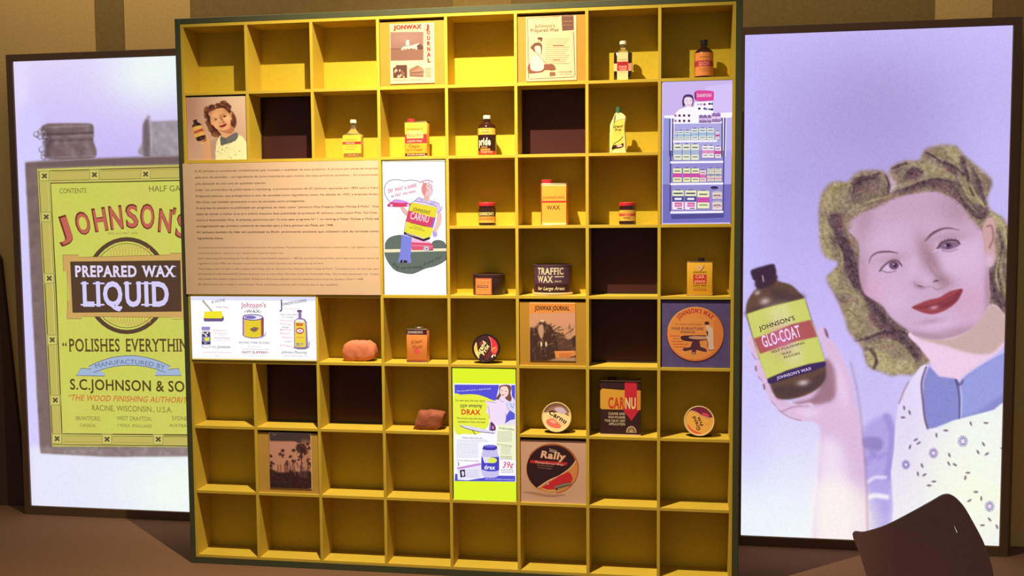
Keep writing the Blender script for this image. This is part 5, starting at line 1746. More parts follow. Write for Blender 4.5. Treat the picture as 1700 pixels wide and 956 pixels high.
cv.disc(*q((325, 322))[0], 3.6, 3.0, (226, 190, 160))
cv.stroke(q((290, 338), (370, 336)), 1.3, (90, 54, 46), .9, .5)
for x in (310, 378):
    cv.disc(*q((x, 645))[0], 1.5, 4.2, (236, 214, 200))
for i in range(12):
    x = 510 + i * 18
    cv.stroke(q((x, 510), (x + 30, 620), (x + 50, 720)), .8, (166, 120, 100), .6, .5)
cv.disc(*q((690, 540))[0], 4.4, 4.6, (196, 150, 116), .8)
cv.poly(q((495, 740), (798, 735), (796, 800), (640, 850), (510, 838)), (226, 144, 84), smooth=False)
cv.poly(q((380, 885), (520, 840), (800, 830), (800, 890)), (196, 150, 124), .9, 1, smooth=False)
print_sheet('printed_picture', r[0] + .0005, r[1] - .0005, r[2] + .0005, r[3] - .0005, YC - .0004, cv, t, PRINT, 130, 160, off=o)
d = plane_decal(YC, off=o, base=.0005)
d.text("JONWAX JOURNAL", *q((222, 168))[0], 7.2, (74, 26, 24), 2, fit=57)
for i in range(4):
    d.rect(*q((560, 775 + i * 18))[0], *q((760 - (i % 2) * 40, 781 + i * 18))[0], (190, 90, 50), same=i > 0)
d.build('printed_text', t, PRINT)

# ---------------------------------------------------------------- violet panel with the round tin picture
q = zm(1096, 498, 8.383)
rect = cellrect(7, 4, 7, 4, 0.001)
t, o = panel('picture_panel', 'violet panel with a picture of a round orange wax tin and a pedestal table', 'print', (rect[0], rect[1], rect[2], rect[3] - 0.004), YP, 0.012, mat('violet_card', (88, 72, 128), 0.7, noise=0.12, nscale=25))
d = plane_decal(YP, off=o)
cx, cy = q((490, 470))[0]
d.ellipse(cx + .5, cy + 1.2, 48, 46.5, (74, 40, 60), n=60)
d.ellipse(cx, cy, 47, 45, (222, 122, 64), n=60)
d.ellipse(cx - 1.6, cy - .6, 44, 43, (230, 146, 78), n=60)
d.ring(cx - .5, cy, 46, 44, 1.0, (240, 176, 120), n=60, a0=190, a1=300)
d.poly([(x, y) for x, y in q((740, 280), (800, 260), (870, 420), (860, 560), (800, 680), (745, 730))], (224, 128, 72))
RDD, NV = (186, 30, 52), (96, 56, 76)
d.text("JOHNSON'S WAX", *q((490, 178))[0], 7.2, RDD, 2, align='c', fit=60, arc=38)
d.text("Prepared", *q((465, 290))[0], 4.4, (236, 160, 90), 1, align='c', fit=26)
d.text("FOR CLEANING AND POLISHING", *q((392, 348))[0], 2.4, (150, 84, 60), 0, align='c', fit=46)
d.text("FINE FURNITURE", *q((380, 414))[0], 4.2, (110, 70, 80), 1, align='c', fit=53)
d.text("PIANOS", *q((385, 462))[0], 4.0, (120, 74, 70), 1, align='c', fit=24)
for i, (a, b) in enumerate(((135, 275), (180, 270), (155, 320), (175, 390), (190, 350))):
    d.rect(*q((a, 495 + i * 38))[0], *q((b, 503 + i * 38))[0], (206, 70, 50), same=i > 0)
TB = (70, 34, 52)
d.poly(spline(q((285, 525), (310, 498), (450, 490), (620, 490), (700, 505), (705, 540), (600, 560), (450, 575), (320, 560)), 4, True), TB)
d.poly(spline(q((390, 520), (480, 500), (690, 512), (640, 545), (480, 545)), 4, True), (206, 150, 130))
d.poly(q((450, 570), (545, 565), (560, 650), (640, 680), (650, 720), (600, 715), (500, 690), (490, 755), (440, 755), (440, 690), (340, 710), (310, 690), (330, 665), (420, 655)), (84, 44, 66))
d.ellipse(*q((465, 738))[0], 2.4, 2.0, (190, 130, 120), n=12)
d.poly(spline(q((640, 370), (700, 370), (735, 420), (740, 600), (745, 680), (670, 680), (660, 560), (640, 500), (650, 440)), 4, True), (226, 190, 176))
d.poly(q((640, 420), (670, 440), (665, 500), (650, 500)), (90, 50, 70))
d.ellipse(*q((655, 345))[0], 3.0, 3.6, (236, 190, 160), n=16)
d.ellipse(*q((650, 322))[0], 4.0, 3.0, (76, 36, 48), n=16)
d.line(q((650, 560), (665, 600), (660, 660)), 1.6, (150, 90, 100))
for x in (685, 720):
    d.rect(*q((x - 9, 688))[0], *q((x + 9, 700))[0], (170, 50, 60), same=x > 700)
d.build('printed_picture', t, PRINT)

# ---------------------------------------------------------------- yellow panel with palm grove photo (lower left)
ypanel(1, 6, 'yellow panel near the bottom left holding the dark palm grove photo', material=mat('ochre_panel', (190, 146, 64), 0.6, noise=0.04, nscale=20))
t, o, r = sheet('photo_print', 'dark sepia photo of a palm grove with a pale sky, near the bottom left', 447.5, 718.5, 516.5, 810.5, YC)
q = zm(428, 712, 9.019)
cv = Canvas(445, 715, 520, 814, (206, 148, 130), ss=2)
cv.poly(q((170, 50), (790, 50), (790, 215), (600, 210), (560, 185), (180, 180)), (74, 60, 62), 1, .8, smooth=False)
cv.disc(*q((245, 85))[0], 3.5, 1.6, (120, 116, 110), .7)
cv.poly(q((640, 180), (790, 200), (800, 560), (700, 600), (660, 400), (700, 300)), (190, 130, 112), .6, 2)
cv.poly(q((175, 600), (240, 620), (330, 650), (450, 640), (500, 620), (600, 640), (790, 640), (800, 890), (180, 885)), (60, 32, 38), 1, 1.2)
rr = random.Random(21)
for i in range(60):
    x, y = rr.uniform(185, 780), rr.uniform(640, 870)
    cv.disc(*q((x, y))[0], rr.uniform(1, 3), .8, rr.choice([(84, 56, 54), (44, 22, 30), (100, 70, 60)]), .6)


def palm(x, y, s, trunk=0, seed=0, c=(64, 34, 38)):
    rr = random.Random(seed)
    if trunk:
        cv.stroke(q((x, y), (x + 6, y + trunk)), 1.6, c, .9, .6)
    for k in range(16):
        a = rr.uniform(0, 6.28)
        cv.stroke(q((x, y), (x + s * .6 * math.cos(a), y + s * .6 * math.sin(a) - s * .1), (x + s * math.cos(a), y + s * math.sin(a) + s * .15)), .9, c, .85, .45)


cv.disc(*q((650, 290))[0], 8.5, 8.5, (66, 36, 40), .8)
palm(650, 290, 95, 340, 3)
palm(700, 330, 50, 0, 9)
for x, y, s, tr in ((375, 325, 26, 0), (330, 375, 24, 0), (380, 400, 26, 0), (535, 320, 24, 0), (490, 412, 22, 0), (190, 405, 22, 0), (200, 500, 26, 0), (195, 560, 26, 0), (235, 520, 12, 0), (745, 225, 24, 0), (770, 285, 24, 0), (640, 410, 34, 0), (755, 465, 28, 0), (770, 520, 28, 0), (540, 480, 34, 0), (430, 500, 34, 0), (700, 360, 24, 0), (610, 460, 12, 0)):
    palm(x, y, s, tr, int(x))
for i in range(60):
    x, y = rr.uniform(390, 790), rr.uniform(490, 640)
    cv.stroke(q((x, y), (x + rr.uniform(-20, 20), y + rr.uniform(20, 80))), rr.uniform(.6, 1.4), rr.choice([(70, 38, 42), (110, 66, 58), (50, 26, 34), (170, 120, 110)]), .7, .5)
for x in (300, 340, 400, 430, 520):
    cv.stroke(q((x, 540), (x + 5, 640)), 1.8, (120, 74, 62), .8, .8)
for x in (640, 665, 690, 710, 735):
    cv.stroke(q((x, 560), (x, 720)), .9, (150, 110, 100), .8, .4)
print_sheet('printed_picture', r[0] + .0005, r[1] - .0005, r[2] + .0005, r[3] - .0005, YC - .0004, cv, t, PRINT, 130, 170, off=o)

# ---------------------------------------------------------------- pink panel with round car wax tin
q = zm(860, 722, 8.241)
rect = cellrect(5, 6, 5, 6, 0.001)
t, o = panel('picture_panel', 'pink square panel with a picture of a black car wax tin, seventh row', 'print', (rect[0], rect[1], rect[2], rect[3] - 0.013), YP, 0.012, mat('pink_card', (214, 168, 148), 0.65, noise=0.05, nscale=9))
d = plane_decal(YP, off=o)
cx, cy = q((465, 462))[0]
d.poly(spline(q((60, 780), (200, 778), (420, 815), (640, 810), (600, 835), (420, 850), (200, 810)), 4, True), (186, 130, 110))
d.ellipse(cx, cy, 44.5, 42, (186, 96, 46), n=60)
d.ring(cx, cy, 43.5, 41, 1.2, (226, 190, 150), n=40, a0=80, a1=210)
d.ellipse(cx - .6, cy - .4, 41.4, 39.6, (54, 26, 36), n=60)
arc = [(cx + 42.5 * math.cos(math.radians(a)), cy + 40.5 * math.sin(math.radians(a))) for a in range(-24, 128, 8)]
d.poly(arc + q((275, 720), (420, 620), (560, 560), (680, 480), (760, 400), (790, 350)), (216, 140, 82))
d.poly([(cx + 42 * math.cos(math.radians(a)), cy + 40 * math.sin(math.radians(a))) for a in range(215, 325, 6)] + q((700, 190), (600, 150), (480, 140), (350, 150), (240, 200)), (150, 100, 62))
d.line(spline(q((265, 725), (420, 622), (560, 560), (680, 480), (755, 405), (795, 345)), 4), 1.9, (226, 184, 156))
d.poly(q((320, 720), (420, 650), (560, 560), (690, 500), (730, 540), (748, 600), (730, 650), (560, 690), (520, 740), (400, 745)), (206, 42, 56))
d.poly(q((500, 700), (640, 655), (740, 650), (720, 690), (560, 735), (505, 740)), (110, 96, 84))
d.line(q((500, 715), (620, 680), (730, 662)), .8, (190, 176, 160))
d.ellipse(*q((530, 752))[0], 2.0, 2.4, (30, 16, 24), n=12)
d.ellipse(*q((408, 668))[0], 2.0, 1.8, (190, 160, 150), n=12)
d.line(q((330, 730), (420, 765), (560, 760)), 1.4, (226, 190, 140))
d.poly(q((165, 340), (680, 375), (665, 418), (165, 382)), (190, 44, 56))
d.text("Rally", *q((296, 310))[0], 11.5, (150, 80, 60), 2, fit=43, rot=5, shear=.12)
d.text("Rally", *q((302, 304))[0], 11.0, (240, 190, 166), 2, fit=41, rot=5, shear=.12)
for i in range(8):
    for j in range(3):
        if (i + j) % 2 == 0:
            x, y = q((430 + i * 14, 185 + j * 15 + i * 4))[0]
            d.rect(x, y, x + 1.6, y + 1.6, (230, 200, 180), same=i + j > 0)
d.text("Powerforce Wax", *q((236, 382))[0], 3.4, (244, 190, 170), 1, fit=47, rot=4)
d.text("easy shine protection", *q((258, 415))[0], 2.0, (190, 150, 130), 0, fit=27, rot=4)
d.text("for all car finishes", *q((275, 450))[0], 1.9, (190, 150, 130), 0, fit=22, rot=4)
d.build('printed_picture', t, PRINT)

# ---------------------------------------------------------------- dark screens at the back of some compartments
M_SCR = mat('dark_screen_glass', (64, 34, 34), 0.3, spec=0.25)
M_SCRF = mat('dark_screen_frame', (40, 24, 24), 0.5)
for c, r, lab in ((1, 1, 'dark blank screen beside the small print of the woman, second row'), (5, 1, 'dark blank screen in the second row between two bottles'), (6, 3, 'dark blank screen in the fourth row beside the violet tin'),
                  (6, 4, 'dark blank screen in the fifth row beside the round orange tin picture'), (1, 5, 'dark blank screen under the wide lit advertisement panel'), (2, 5, 'dark blank screen below the left reddish rock')):
    xa, xb, za, zb = cellrect(c, r, c, r)
    o = ((xa + xb) / 2, D - 0.012, za)
    t = thing('screen', lab, 'screen', o, group='blank screens in the shelf')
    f = 0.008
    w2, h = (xb - xa) / 2 - .001, zb - za - .001
    for a, b2, c1, d1 in ((-w2, -w2 + f, 0, h), (w2 - f, w2, 0, h), (-w2 + f, w2 - f, 0, f), (-w2 + f, w2 - f, h - f, h)):
        bevel_box('bezel', a, b2, -.004, .0115, c1, d1, M_SCRF, t, 0)
    bevel_box('display_glass', -w2 + f, w2 - f, 0, .011, f, h - f, M_SCR, t, 0)

# ================================================================== objects standing in the compartments
M_AMBER = mat('amber_glass', (48, 20, 16), 0.08, spec=0.8, coat=0.5)
M_DARKG = mat('dark_liquid_glass', (40, 22, 18), 0.1, spec=0.8, coat=0.4)
M_CLEAR = mat('clear_glass', (236, 232, 220), 0.03, trans=0.95, ior=1.3)
M_CAPW = mat('white_cap', (232, 224, 200), 0.4)
M_CAPR = mat('red_cap', (196, 44, 52), 0.35)
M_CAPB = mat('black_cap', (34, 24, 28), 0.35)
M_CAPG = mat('green_cap', (46, 104, 78), 0.4)
M_TINY = mat('yellow_tin', (226, 168, 52), 0.4, spec=0.4)
M_TINO = mat('orange_tin', (222, 132, 66), 0.45)
M_TIND = mat('dark_tin', (64, 38, 42), 0.4, noise=0.15, nscale=50)
M_TINP = mat('plum_tin', (92, 60, 72), 0.4, noise=0.1, nscale=30)
M_RIM = mat('cream_rim', (220, 190, 140), 0.35)
M_METAL = mat('tin_metal', (180, 160, 140), 0.3, metal=0.9)
M_BOT = mat('cream_plastic', (232, 222, 160), 0.4)
M_ROCK = mat('carnauba_wax_lump', (206, 116, 84), 0.75, noise=0.12, nscale=30, bump=0.5)
M_ROCK2 = mat('dull_wax_lump', (150, 78, 56), 0.8, noise=0.15, nscale=30, bump=0.5)
IC = 'products on display'


def place(px, row, dep):
    """x and metres-per-pixel of something standing in 1-based row, its middle at depth dep"""
    zb = Z(row) + T / 2
    # photo y of the shelf top at that depth
    p = at(px, 478, dep)
    y = pr(np.array([[p[0], dep, zb]]))[0][1]
    p = at(px, y, dep)
    k = np.linalg.norm(at(px + 10, y, dep) - at(px - 10, y, dep)) / 20
    return (p[0], dep, zb), k


# ---- squarish bottle with dark liquid, top row
L, k = place(1034.5, 1, 0.055)
t = thing('wax_bottle', 'square dark bottle with white cap and cream and red label, top row', 'bottle', L)
round_prism('body', 30 * k, 22 * k, 0, 46 * k, 6 * k, M_DARKG, t)
lathe('neck', [(0, 45.5 * k), (11 * k, 45.5 * k), (10.5 * k, 48 * k), (6 * k, 52 * k), (4.6 * k, 55 * k), (4.4 * k, 61 * k), (0, 61 * k)], M_CLEAR, t)
lathe('cap', [(0, 60.5 * k), (5.8 * k, 60.5 * k), (5.8 * k, 65.5 * k), (5.2 * k, 66 * k), (0, 66 * k)], M_CAPW, t)
d = flat_decal(-11 * k, k)
d.rect(-9.5, -46, 8.5, -.5, (230, 204, 150))
d.rect(-15, -28, -9.5, -15.5, (226, 200, 146), same=True)
d.rect(8.5, -28, 14.6, -15.5, (206, 150, 130), same=True)
d.rect(-9.6, -31, 9.4, -16, (206, 50, 60))
d.text("JOHNSON'S", 0, -33, 1.8, (120, 80, 60), 1, 'c', fit=14)
d.text("KLEEN", 0, -25.5, 4.2, (120, 30, 40), 2, 'c', fit=14)
d.text("FLOOR", 0, -20.8, 3.4, (250, 200, 180), 1, 'c', fit=13)
d.text("CLEANER", 0, -17.2, 2.2, (250, 210, 200), 1, 'c', fit=12)
d.text("cleans all floors", 0, -13.5, 1.3, (170, 110, 90), 0, 'c', fit=12)
d.build('label', t, GLOSSPRINT, 'cream label with a red block')

# ---- amber glo-coat bottle, top right
L, k = place(1168.5, 1, 0.06)
t = thing('wax_bottle', 'round amber bottle with orange label and dark cap, top right compartment', 'bottle', L)
r = 15.8 * k
lathe('body', [(0, 0), (14.5 * k, 0), (r, 1.5 * k), (r, 42 * k), (14.8 * k, 45 * k), (11 * k, 49 * k), (7 * k, 51.5 * k), (5.4 * k, 53 * k), (5.2 * k, 56.5 * k), (0, 56.5 * k)], M_AMBER, t)
lathe('cap', [(0, 56 * k), (6 * k, 56 * k), (6.1 * k, 57 * k), (6 * k, 64.5 * k), (5 * k, 65.2 * k), (0, 65.2 * k)], M_CAPB, t, seg=24)
d = cyl_decal(r, k)
d.rect(-20, -42.5, 20, -4, (226, 134, 70), n=24)
d.rect(-20, -29, 20, -19.5, (180, 50, 70), n=24)
d.text("JOHNSON'S", 0, -33.5, 2.6, (150, 80, 60), 1, 'c', fit=17)
d.text("GLO-COAT", 0, -21, 6, (240, 170, 130), 1, 'c', fit=19)
d.text("SELF POLISHING WAX", 0, -14.5, 1.8, (160, 84, 60), 0, 'c', fit=19)
d.text("FOR FLOORS", 0, -11, 1.8, (160, 84, 60), 0, 'c', fit=12)
d.build('label', t, PRINT, 'orange label with a crimson band')

# ---- clear flask, second row
L, k = place(587.5, 2, 0.05)
t = thing('wax_bottle', 'clear glass flask with white cap and yellow label, second row', 'bottle', L)
round_prism('body', 31 * k, 18 * k, 0, 37 * k, 7 * k, M_CLEAR, t)
lathe('neck', [(0, 36.5 * k), (12.5 * k, 36.5 * k), (10 * k, 41 * k), (5.5 * k, 45 * k), (4 * k, 48 * k), (3.9 * k, 56 * k), (0, 56 * k)], M_CLEAR, t, sy=0.8)
lathe('cap', [(0, 55.4 * k), (5.1 * k, 55.4 * k), (5.1 * k, 60.2 * k), (4.6 * k, 60.6 * k), (0, 60.6 * k)], M_CAPW, t)
round_prism('liquid', 28 * k, 15 * k, 1 * k, 33 * k, 5 * k, mat('yellow_liquid', (226, 180, 50), 0.3), t)
d = flat_decal(-9.0 * k, k)
d.rect(-15, -35.5, 15, -7, (232, 186, 60))
d.rect(-15, -25.6, 15, -21.2, (200, 50, 50))
d.rect(-12, -7.4, 12, -.8, (140, 98, 50))
d.text("JOHNSON'S", -1, -27.5, 2.2, (190, 110, 50), 1, 'c', fit=18)
d.text("CREAM WAX", -3, -22.3, 2.2, (250, 210, 160), 1, 'c', fit=15)
d.text("FOR FURNITURE", 0, -17, 1.7, (190, 100, 50), 1, 'c', fit=18)
d.text("CLEANS & POLISHES", -3, -13, 1.7, (200, 110, 50), 1, 'c', fit=17)
d.text("8 FL. OZ.", 0, -3.5, 1.8, (220, 180, 110), 0, 'c', fit=12)
d.build('label', t, PRINT, 'yellow label with a red stripe')


def oblong_tin(px, row, dep, w, dd, h, name, label, body, capx=None, capw=0, caph=0, capm=None, rimt=1.2, cat='tin', rz=0):
    L, k = place(px, row, dep)
    t = thing(name, label, cat, L, rz=rz)
    round_prism('body', w * k, dd * k, rimt * k, (h - rimt) * k, 1.6 * k, body, t)
    round_prism('rim', (w + .7) * k, (dd + .7) * k, 0, rimt * k, 1.9 * k, M_METAL, t)
    round_prism('rim', (w + .7) * k, (dd + .7) * k, (h - rimt) * k, h * k, 1.9 * k, M_METAL, t)
    if capw:
        o = lathe('cap', [(0, 0), (capw / 2 * k, 0), (capw / 2 * k, (caph - .8) * k), ((capw / 2 - .8) * k, caph * k), (0, caph * k)], capm, t, seg=28)
        o.location = (capx * k, 0, h * k)
    return t, k, flat_decal(-dd / 2 * k, k)


# ---- yellow liquid wax tin, second row
t, k, d = oblong_tin(693, 2, 0.055, 37, 17, 56, 'wax_tin', 'yellow oblong tin with a red band and red cap, second row', M_TINY, -9.5, 12, 5, M_CAPR)
d.rect(-18.2, -36, 18.2, -21.5, (206, 50, 60))
d.rect(-15, -41, 12, -29.5, (240, 214, 130))
d.text("JOHNSON'S", -2, -42.5, 3.2, (110, 70, 40), 1, 'c', fit=26)
d.text("Beautiflor", -1.5, -32, 5.6, (130, 84, 50), 1, 'c', fit=24)
d.text("LIQUID WAX", -2, -23.6, 3, (250, 190, 160), 1, 'c', fit=25)
d.text("Cleans", -3, -14.6, 5.2, (150, 74, 40), 1, 'c', fit=18)
d.text("as it Waxes!", -2, -9.6, 3.6, (170, 70, 40), 1, 'c', fit=26)
d.rect(-18.2, -5.6, 18.2, -1.2, (70, 26, 26))
d.text("FOR FLOORS AND FURNITURE", 0, -2.4, 2.2, (240, 200, 170), 1, 'c', fit=30)
d.build('label', t, GLOSSPRINT)

# ---- pride bottle, second row
L, k = place(809, 2, 0.06)
t = thing('wax_bottle', 'dark bottle lettered pride with cream cap and yellow band, second row', 'bottle', L)
r = 15 * k
lathe('body', [(0, 0), (13.6 * k, 0), (r, 1.5 * k), (r, 44.5 * k), (14 * k, 48 * k), (9.5 * k, 52 * k), (6 * k, 54.5 * k), (5.2 * k, 57 * k), (5.1 * k, 60 * k), (0, 60 * k)], M_AMBER, t)
lathe('cap', [(0, 59.5 * k), (6.2 * k, 59.5 * k), (6.2 * k, 64.6 * k), (5.6 * k, 65.2 * k), (0, 65.2 * k)], M_CAPW, t)
d = cyl_decal(r, k)
d.rect(-20, -44, 20, -33.5, (228, 184, 70), n=24)
d.rect(-20, -33.5, 20, -7.5, (52, 22, 26), n=24, same=True)
d.rect(-20, -7.5, 20, -1, (170, 60, 50), n=24, same=True)
d.line([(-20, -33.4), (20, -33.4)], .6, (250, 226, 160))
d.rect(-7, -42.5, 6, -36, (214, 130, 60), n=6)
d.text("JOHNSON'S", -.5, -38.5, 2.2, (250, 220, 160), 1, 'c', fit=12)
d.text("pride", -13.2, -16.5, 11.5, (246, 238, 206), 2, fit=22)
d.text("FURNITURE", -8, -12.3, 1.8, (240, 190, 110), 1, fit=11)
d.rect(-9.5, -11, 7.5, -8, (226, 134, 50), n=8)
d.text("POLISH WAX", -8, -4.2, 2.8, (246, 190, 150), 1, fit=20)
d.build('label', t, GLOSSPRINT)

# ---- squeeze bottle, second row right
L, k = place(1026.5, 2, 0.04)
t = thing('squeeze_bottle', 'pale yellow squeeze bottle with green cap and dark slogan, second row', 'bottle', L)
out = [(-13.3, 0), (-13.6, 2), (-13.8, 41), (-13, 48), (-8.5, 58), (-4.2, 66.6), (4.2, 66.6), (10.5, 62.5), (13.3, 57.5), (12.5, 52), (11.6, 44), (11.4, 36), (12.6, 26), (13.2, 12), (13.3, 2), (12.8, 0)]
sp = [tuple(p) for p in spline(out, 3, True)]
dpt = 15 * k
vs, fs = [], []
n = len(sp)
for yy, ins in ((-.5, .86), (-.38, .97), (-.15, 1), (.15, 1), (.38, .97), (.5, .86)):
    for x, z in sp:
        zz = 33 + (z - 33) * (1 if z < 3 else ins * .15 + .85)
        vs.append((x * ins * k, yy * dpt * (0.55 if z > 62 else 1), zz * k))
for j in range(5):
    for i in range(n):
        fs.append((j * n + i, (j + 1) * n + i, (j + 1) * n + (i + 1) % n, j * n + (i + 1) % n))
fs.append(tuple(range(n)))
fs.append(tuple(5 * n + i for i in range(n - 1, -1, -1)))
o = mesh_from('body', vs, fs, t, M_BOT)
for p in o.data.polygons:
    p.use_smooth = len(p.vertices) == 4
lathe('cap', [(0, 66 * k), (4.5 * k, 66 * k), (4.3 * k, 70 * k), (3.6 * k, 76 * k), (0, 76.6 * k)], M_CAPG, t, seg=24)
d = flat_decal(-.5 * dpt, k, base=.0004)
d.poly(spline([(-10, -8), (-10.5, -40), (-8, -48), (0, -53), (9, -54), (9.4, -40), (9.2, -30), (9.8, -14), (9, -8)], 4, True), (238, 214, 96))
d.line(spline([(-9, -47), (-2, -52.5), (5, -55), (11, -55.5)], 4), .9, (160, 130, 60))
d.text("Grand", -.5, -41.5, 4.6, (60, 30, 24), 2, 'c', fit=16, shear=.25, rot=-3)
d.text("Prix", 0, -36, 4.2, (60, 30, 24), 2, 'c', fit=11, shear=.25, rot=-3)
d.text("CAR WAX", 0, -32, 1.4, (170, 150, 60), 0, 'c', fit=12)
d.line(spline([(-9, -12), (-4, -17), (3, -21), (8, -27)], 4), 1.2, (90, 70, 40))
d.poly(spline([(-10, -10), (-6, -13), (2, -13), (8, -16), (9, -11), (4, -8), (-4, -7), (-10, -6)], 4, True), (70, 30, 36))
d.poly([(-3, -12), (6, -13.5), (7, -10.5), (-1, -9.5)], (220, 190, 190))
d.ellipse(-7, -8, 1.8, 1.8, (40, 24, 26), n=12)
d.build('label', t, GLOSSPRINT)


def jar(px, label, w, h, texts):
    L, k = place(px, 3, 0.05)
    t = thing('wax_jar', label, 'jar', L)
    r = w / 2 * k
    lathe('body', [(0, 0), (.92 * r, 0), (r, 1.6 * k), (r, (h - 11) * k), (.93 * r, (h - 8.5) * k), (.9 * r, (h - 5) * k), (0, (h - 5) * k)], M_AMBER, t)
    lathe('lid', [(0, (h - 6.2) * k), (1.0 * r, (h - 6.2) * k), (1.02 * r, (h - 5) * k), (1.02 * r, (h - 1) * k), (.96 * r, h * k), (0, h * k)], M_CAPR, t)
    d = cyl_decal(r, k)
    for f in texts:
        f(d)
    d.build('label', t, GLOSSPRINT)


jar(809, 'small jar with red lid and cream lettering, third row beside the cartoon panel', 28.5, 37.5, [
    lambda d: d.rect(-19, -22.5, 19, -14.8, (56, 26, 24), n=24), lambda d: d.text("JOHNSON'S", 0, -16.4, 5.0, (246, 226, 150), 2, 'c', fit=29),
    lambda d: d.rect(-19, -14.8, 19, -4.6, (230, 150, 60), n=24), lambda d: d.text("AUTO WAX", 0, -8.8, 3.6, (200, 90, 50), 1, 'c', fit=24), lambda d: d.rect(-19, -7.6, 19, -4.6, (232, 180, 70), n=24)])
jar(1041.8, 'small dark jar with red lid and striped yellow label, third row right', 28.5, 37, [
    lambda d: d.rect(-18, -24, 18, -6.2, (228, 176, 70), n=24), lambda d: d.rect(-18, -18.4, 18, -14, (196, 70, 52), n=24), lambda d: d.text("JOHNSON'S", 0, -20, 2.6, (190, 130, 60), 1, 'c', fit=18),
    lambda d: d.text("CREAM", 0, -15, 2.2, (236, 160, 110), 1, 'c', fit=10), lambda d: d.text("WAX", 0, -9, 4.0, (110, 60, 36), 2, 'c', fit=13, shear=.1)])

# ---- johnson's wax tin, third row
t, k, d = oblong_tin(921, 3, 0.055, 43.5, 20, 68, 'wax_tin', 'tall orange tin with thin red line and red cap, third row', M_TINO, -12.5, 18, 6.5, M_CAPR, cat='tin')
d.rect(-21.3, -66, 21.3, -2, (156, 50, 30))
d.rect(-20, -64.6, 20, -3.4, (230, 168, 66), same=False)
d.rect(-20, -66, 20, -64.2, (240, 214, 160))
d.rect(-20, -3.6, 20, -1.8, (240, 214, 160), same=True)
d.text("JOHNSON'S", -.5, -43, 4.2, (170, 60, 44), 1, 'c', fit=36)
d.rect(-21.3, -39.6, 21.3, -36.8, (206, 44, 48))
d.text("WAX", -1, -25.5, 6.6, (110, 44, 34), 1, 'c', fit=22)
d.build('label', t, GLOSSPRINT)

# ---- low dark round tin, fourth row
L, k = place(812, 4, 0.075)
t = thing('wax_tin', 'low dark round tin with a square orange label, fourth row', 'tin', L)
r = 26 * k
lathe('body', [(0, 0), (.98 * r, 0), (r, .8 * k), (r, 27 * k), (.97 * r, 28 * k), (0, 28 * k)], M_TIND, t)
lathe('lid', [(0, 27.5 * k), (1.0 * r, 27.5 * k), (1.01 * r, 29 * k), (1.01 * r, 33 * k), (.97 * r, 33.6 * k), (.93 * r, 32.8 * k), (0, 32.8 * k)], M_TIND, t)
d = cyl_decal(r * 1.01, k)
d.rect(-21, -27.6, 9, -.9, (226, 112, 82), n=16)
d.rect(-19, -25.6, 7, -2.6, (230, 150, 80), n=14)
d.rect(-16.5, -23, 4.5, -19, (200, 90, 60), n=10)
d.rect(-17, -16.5, 3.5, -12, (150, 50, 40), n=10)
d.text("JOHNSON'S", -6, -20, 2.4, (236, 180, 110), 1, 'c', fit=17)
d.text("WAX POLISH", -6.5, -13, 2.6, (240, 190, 150), 1, 'c', fit=18)
d.text("FOR FLOORS", -6, -8, 1.8, (190, 90, 50), 0, 'c', fit=15)
d.build('label', t, PRINT)

# ---- traffic wax, fourth row
L, k = place(918, 4, 0.0725)
t = thing('wax_tin', 'wide plum tin lettered traffic wax with a cream bottom rim, fourth row', 'tin', L)
r = 31.5 * k
lathe('body', [(0, 2 * k), (r, 2 * k), (r, 48 * k), (0, 48 * k)], M_TINP, t, seg=56, sy=0.78)
lathe('rim', [(0, 0), (1.03 * r, 0), (1.05 * r, .8 * k), (1.05 * r, 3.6 * k), (1.02 * r, 4.4 * k), (0, 4.4 * k)], M_RIM, t, seg=56, sy=0.78)
lathe('rim', [(0, 47.5 * k), (1.01 * r, 47.5 * k), (1.02 * r, 49.6 * k), (.98 * r, 50 * k), (.95 * r, 49 * k), (0, 49 * k)], M_TINP, t, seg=56, sy=0.78)
d = cyl_decal(r, k, base=.0003, sy=0.78)
d.rect(-34, -47, 34, -19, (86, 54, 78), n=40)
d.rect(-34, -19, 34, -4.6, (66, 32, 32), n=40, same=True)
WC = (240, 220, 180)
serif_text(d, 'TRAFFIC', -25, -34.5, 10.4, WC, 47, bold=1)
serif_text(d, 'WAX', -24.5, -21.5, 10.2, WC, 27, bold=1)
d.rect(6, -31.4, 22, -30, WC, n=6)
d.text("PASTE", 6, -22, 2.2, WC, 1, fit=11)
d.text("for Large Areas", -25, -9, 5.4, WC, 1, fit=48, shear=.3)
d.build('label', t, PRINT)

# ---- car plate tin, fourth row right
t, k, d = oblong_tin(1161.5, 4, 0.06, 42, 18, 57.5, 'wax_tin', 'yellow oblong tin with a red square lettered car plate, fourth row', M_TINY, 2, 10.5, 6.5, M_CAPB)
d.poly(spline([(-5, -49), (0, -51), (4, -49), (2, -45), (-1, -42), (-3, -45)], 3, True), (236, 200, 160))
d.line(spline([(7, -51), (5, -46), (0, -41)], 4), 1.0, (90, 50, 30))
d.text("J.W.", 0, -46.4, 1.6, (150, 70, 50), 1, 'c', fit=5)
d.text("JOHNSON'S", 0, -38.2, 2.8, (110, 60, 36), 2, 'c', fit=22)
d.rect(-11, -36, 11, -20.5, (208, 60, 56))
d.text("CAR", 0, -29.6, 5.2, (246, 190, 150), 1, 'c', fit=15)
d.text("plate", 0, -22.6, 4.6, (246, 190, 150), 1, 'c', fit=18)
d.text("AUTO WAX", 0, -16, 2.8, (130, 60, 40), 2, 'c', fit=22)
d.text("FOR FINISH PROTECTION", 0, -12.6, 1.4, (190, 110, 50), 0, 'c', fit=21)
d.text("DOES NOT CHIP OR PEEL", 0, -9, 1.8, (180, 70, 50), 1, 'c', fit=22)
d.build('label', t, GLOSSPRINT)


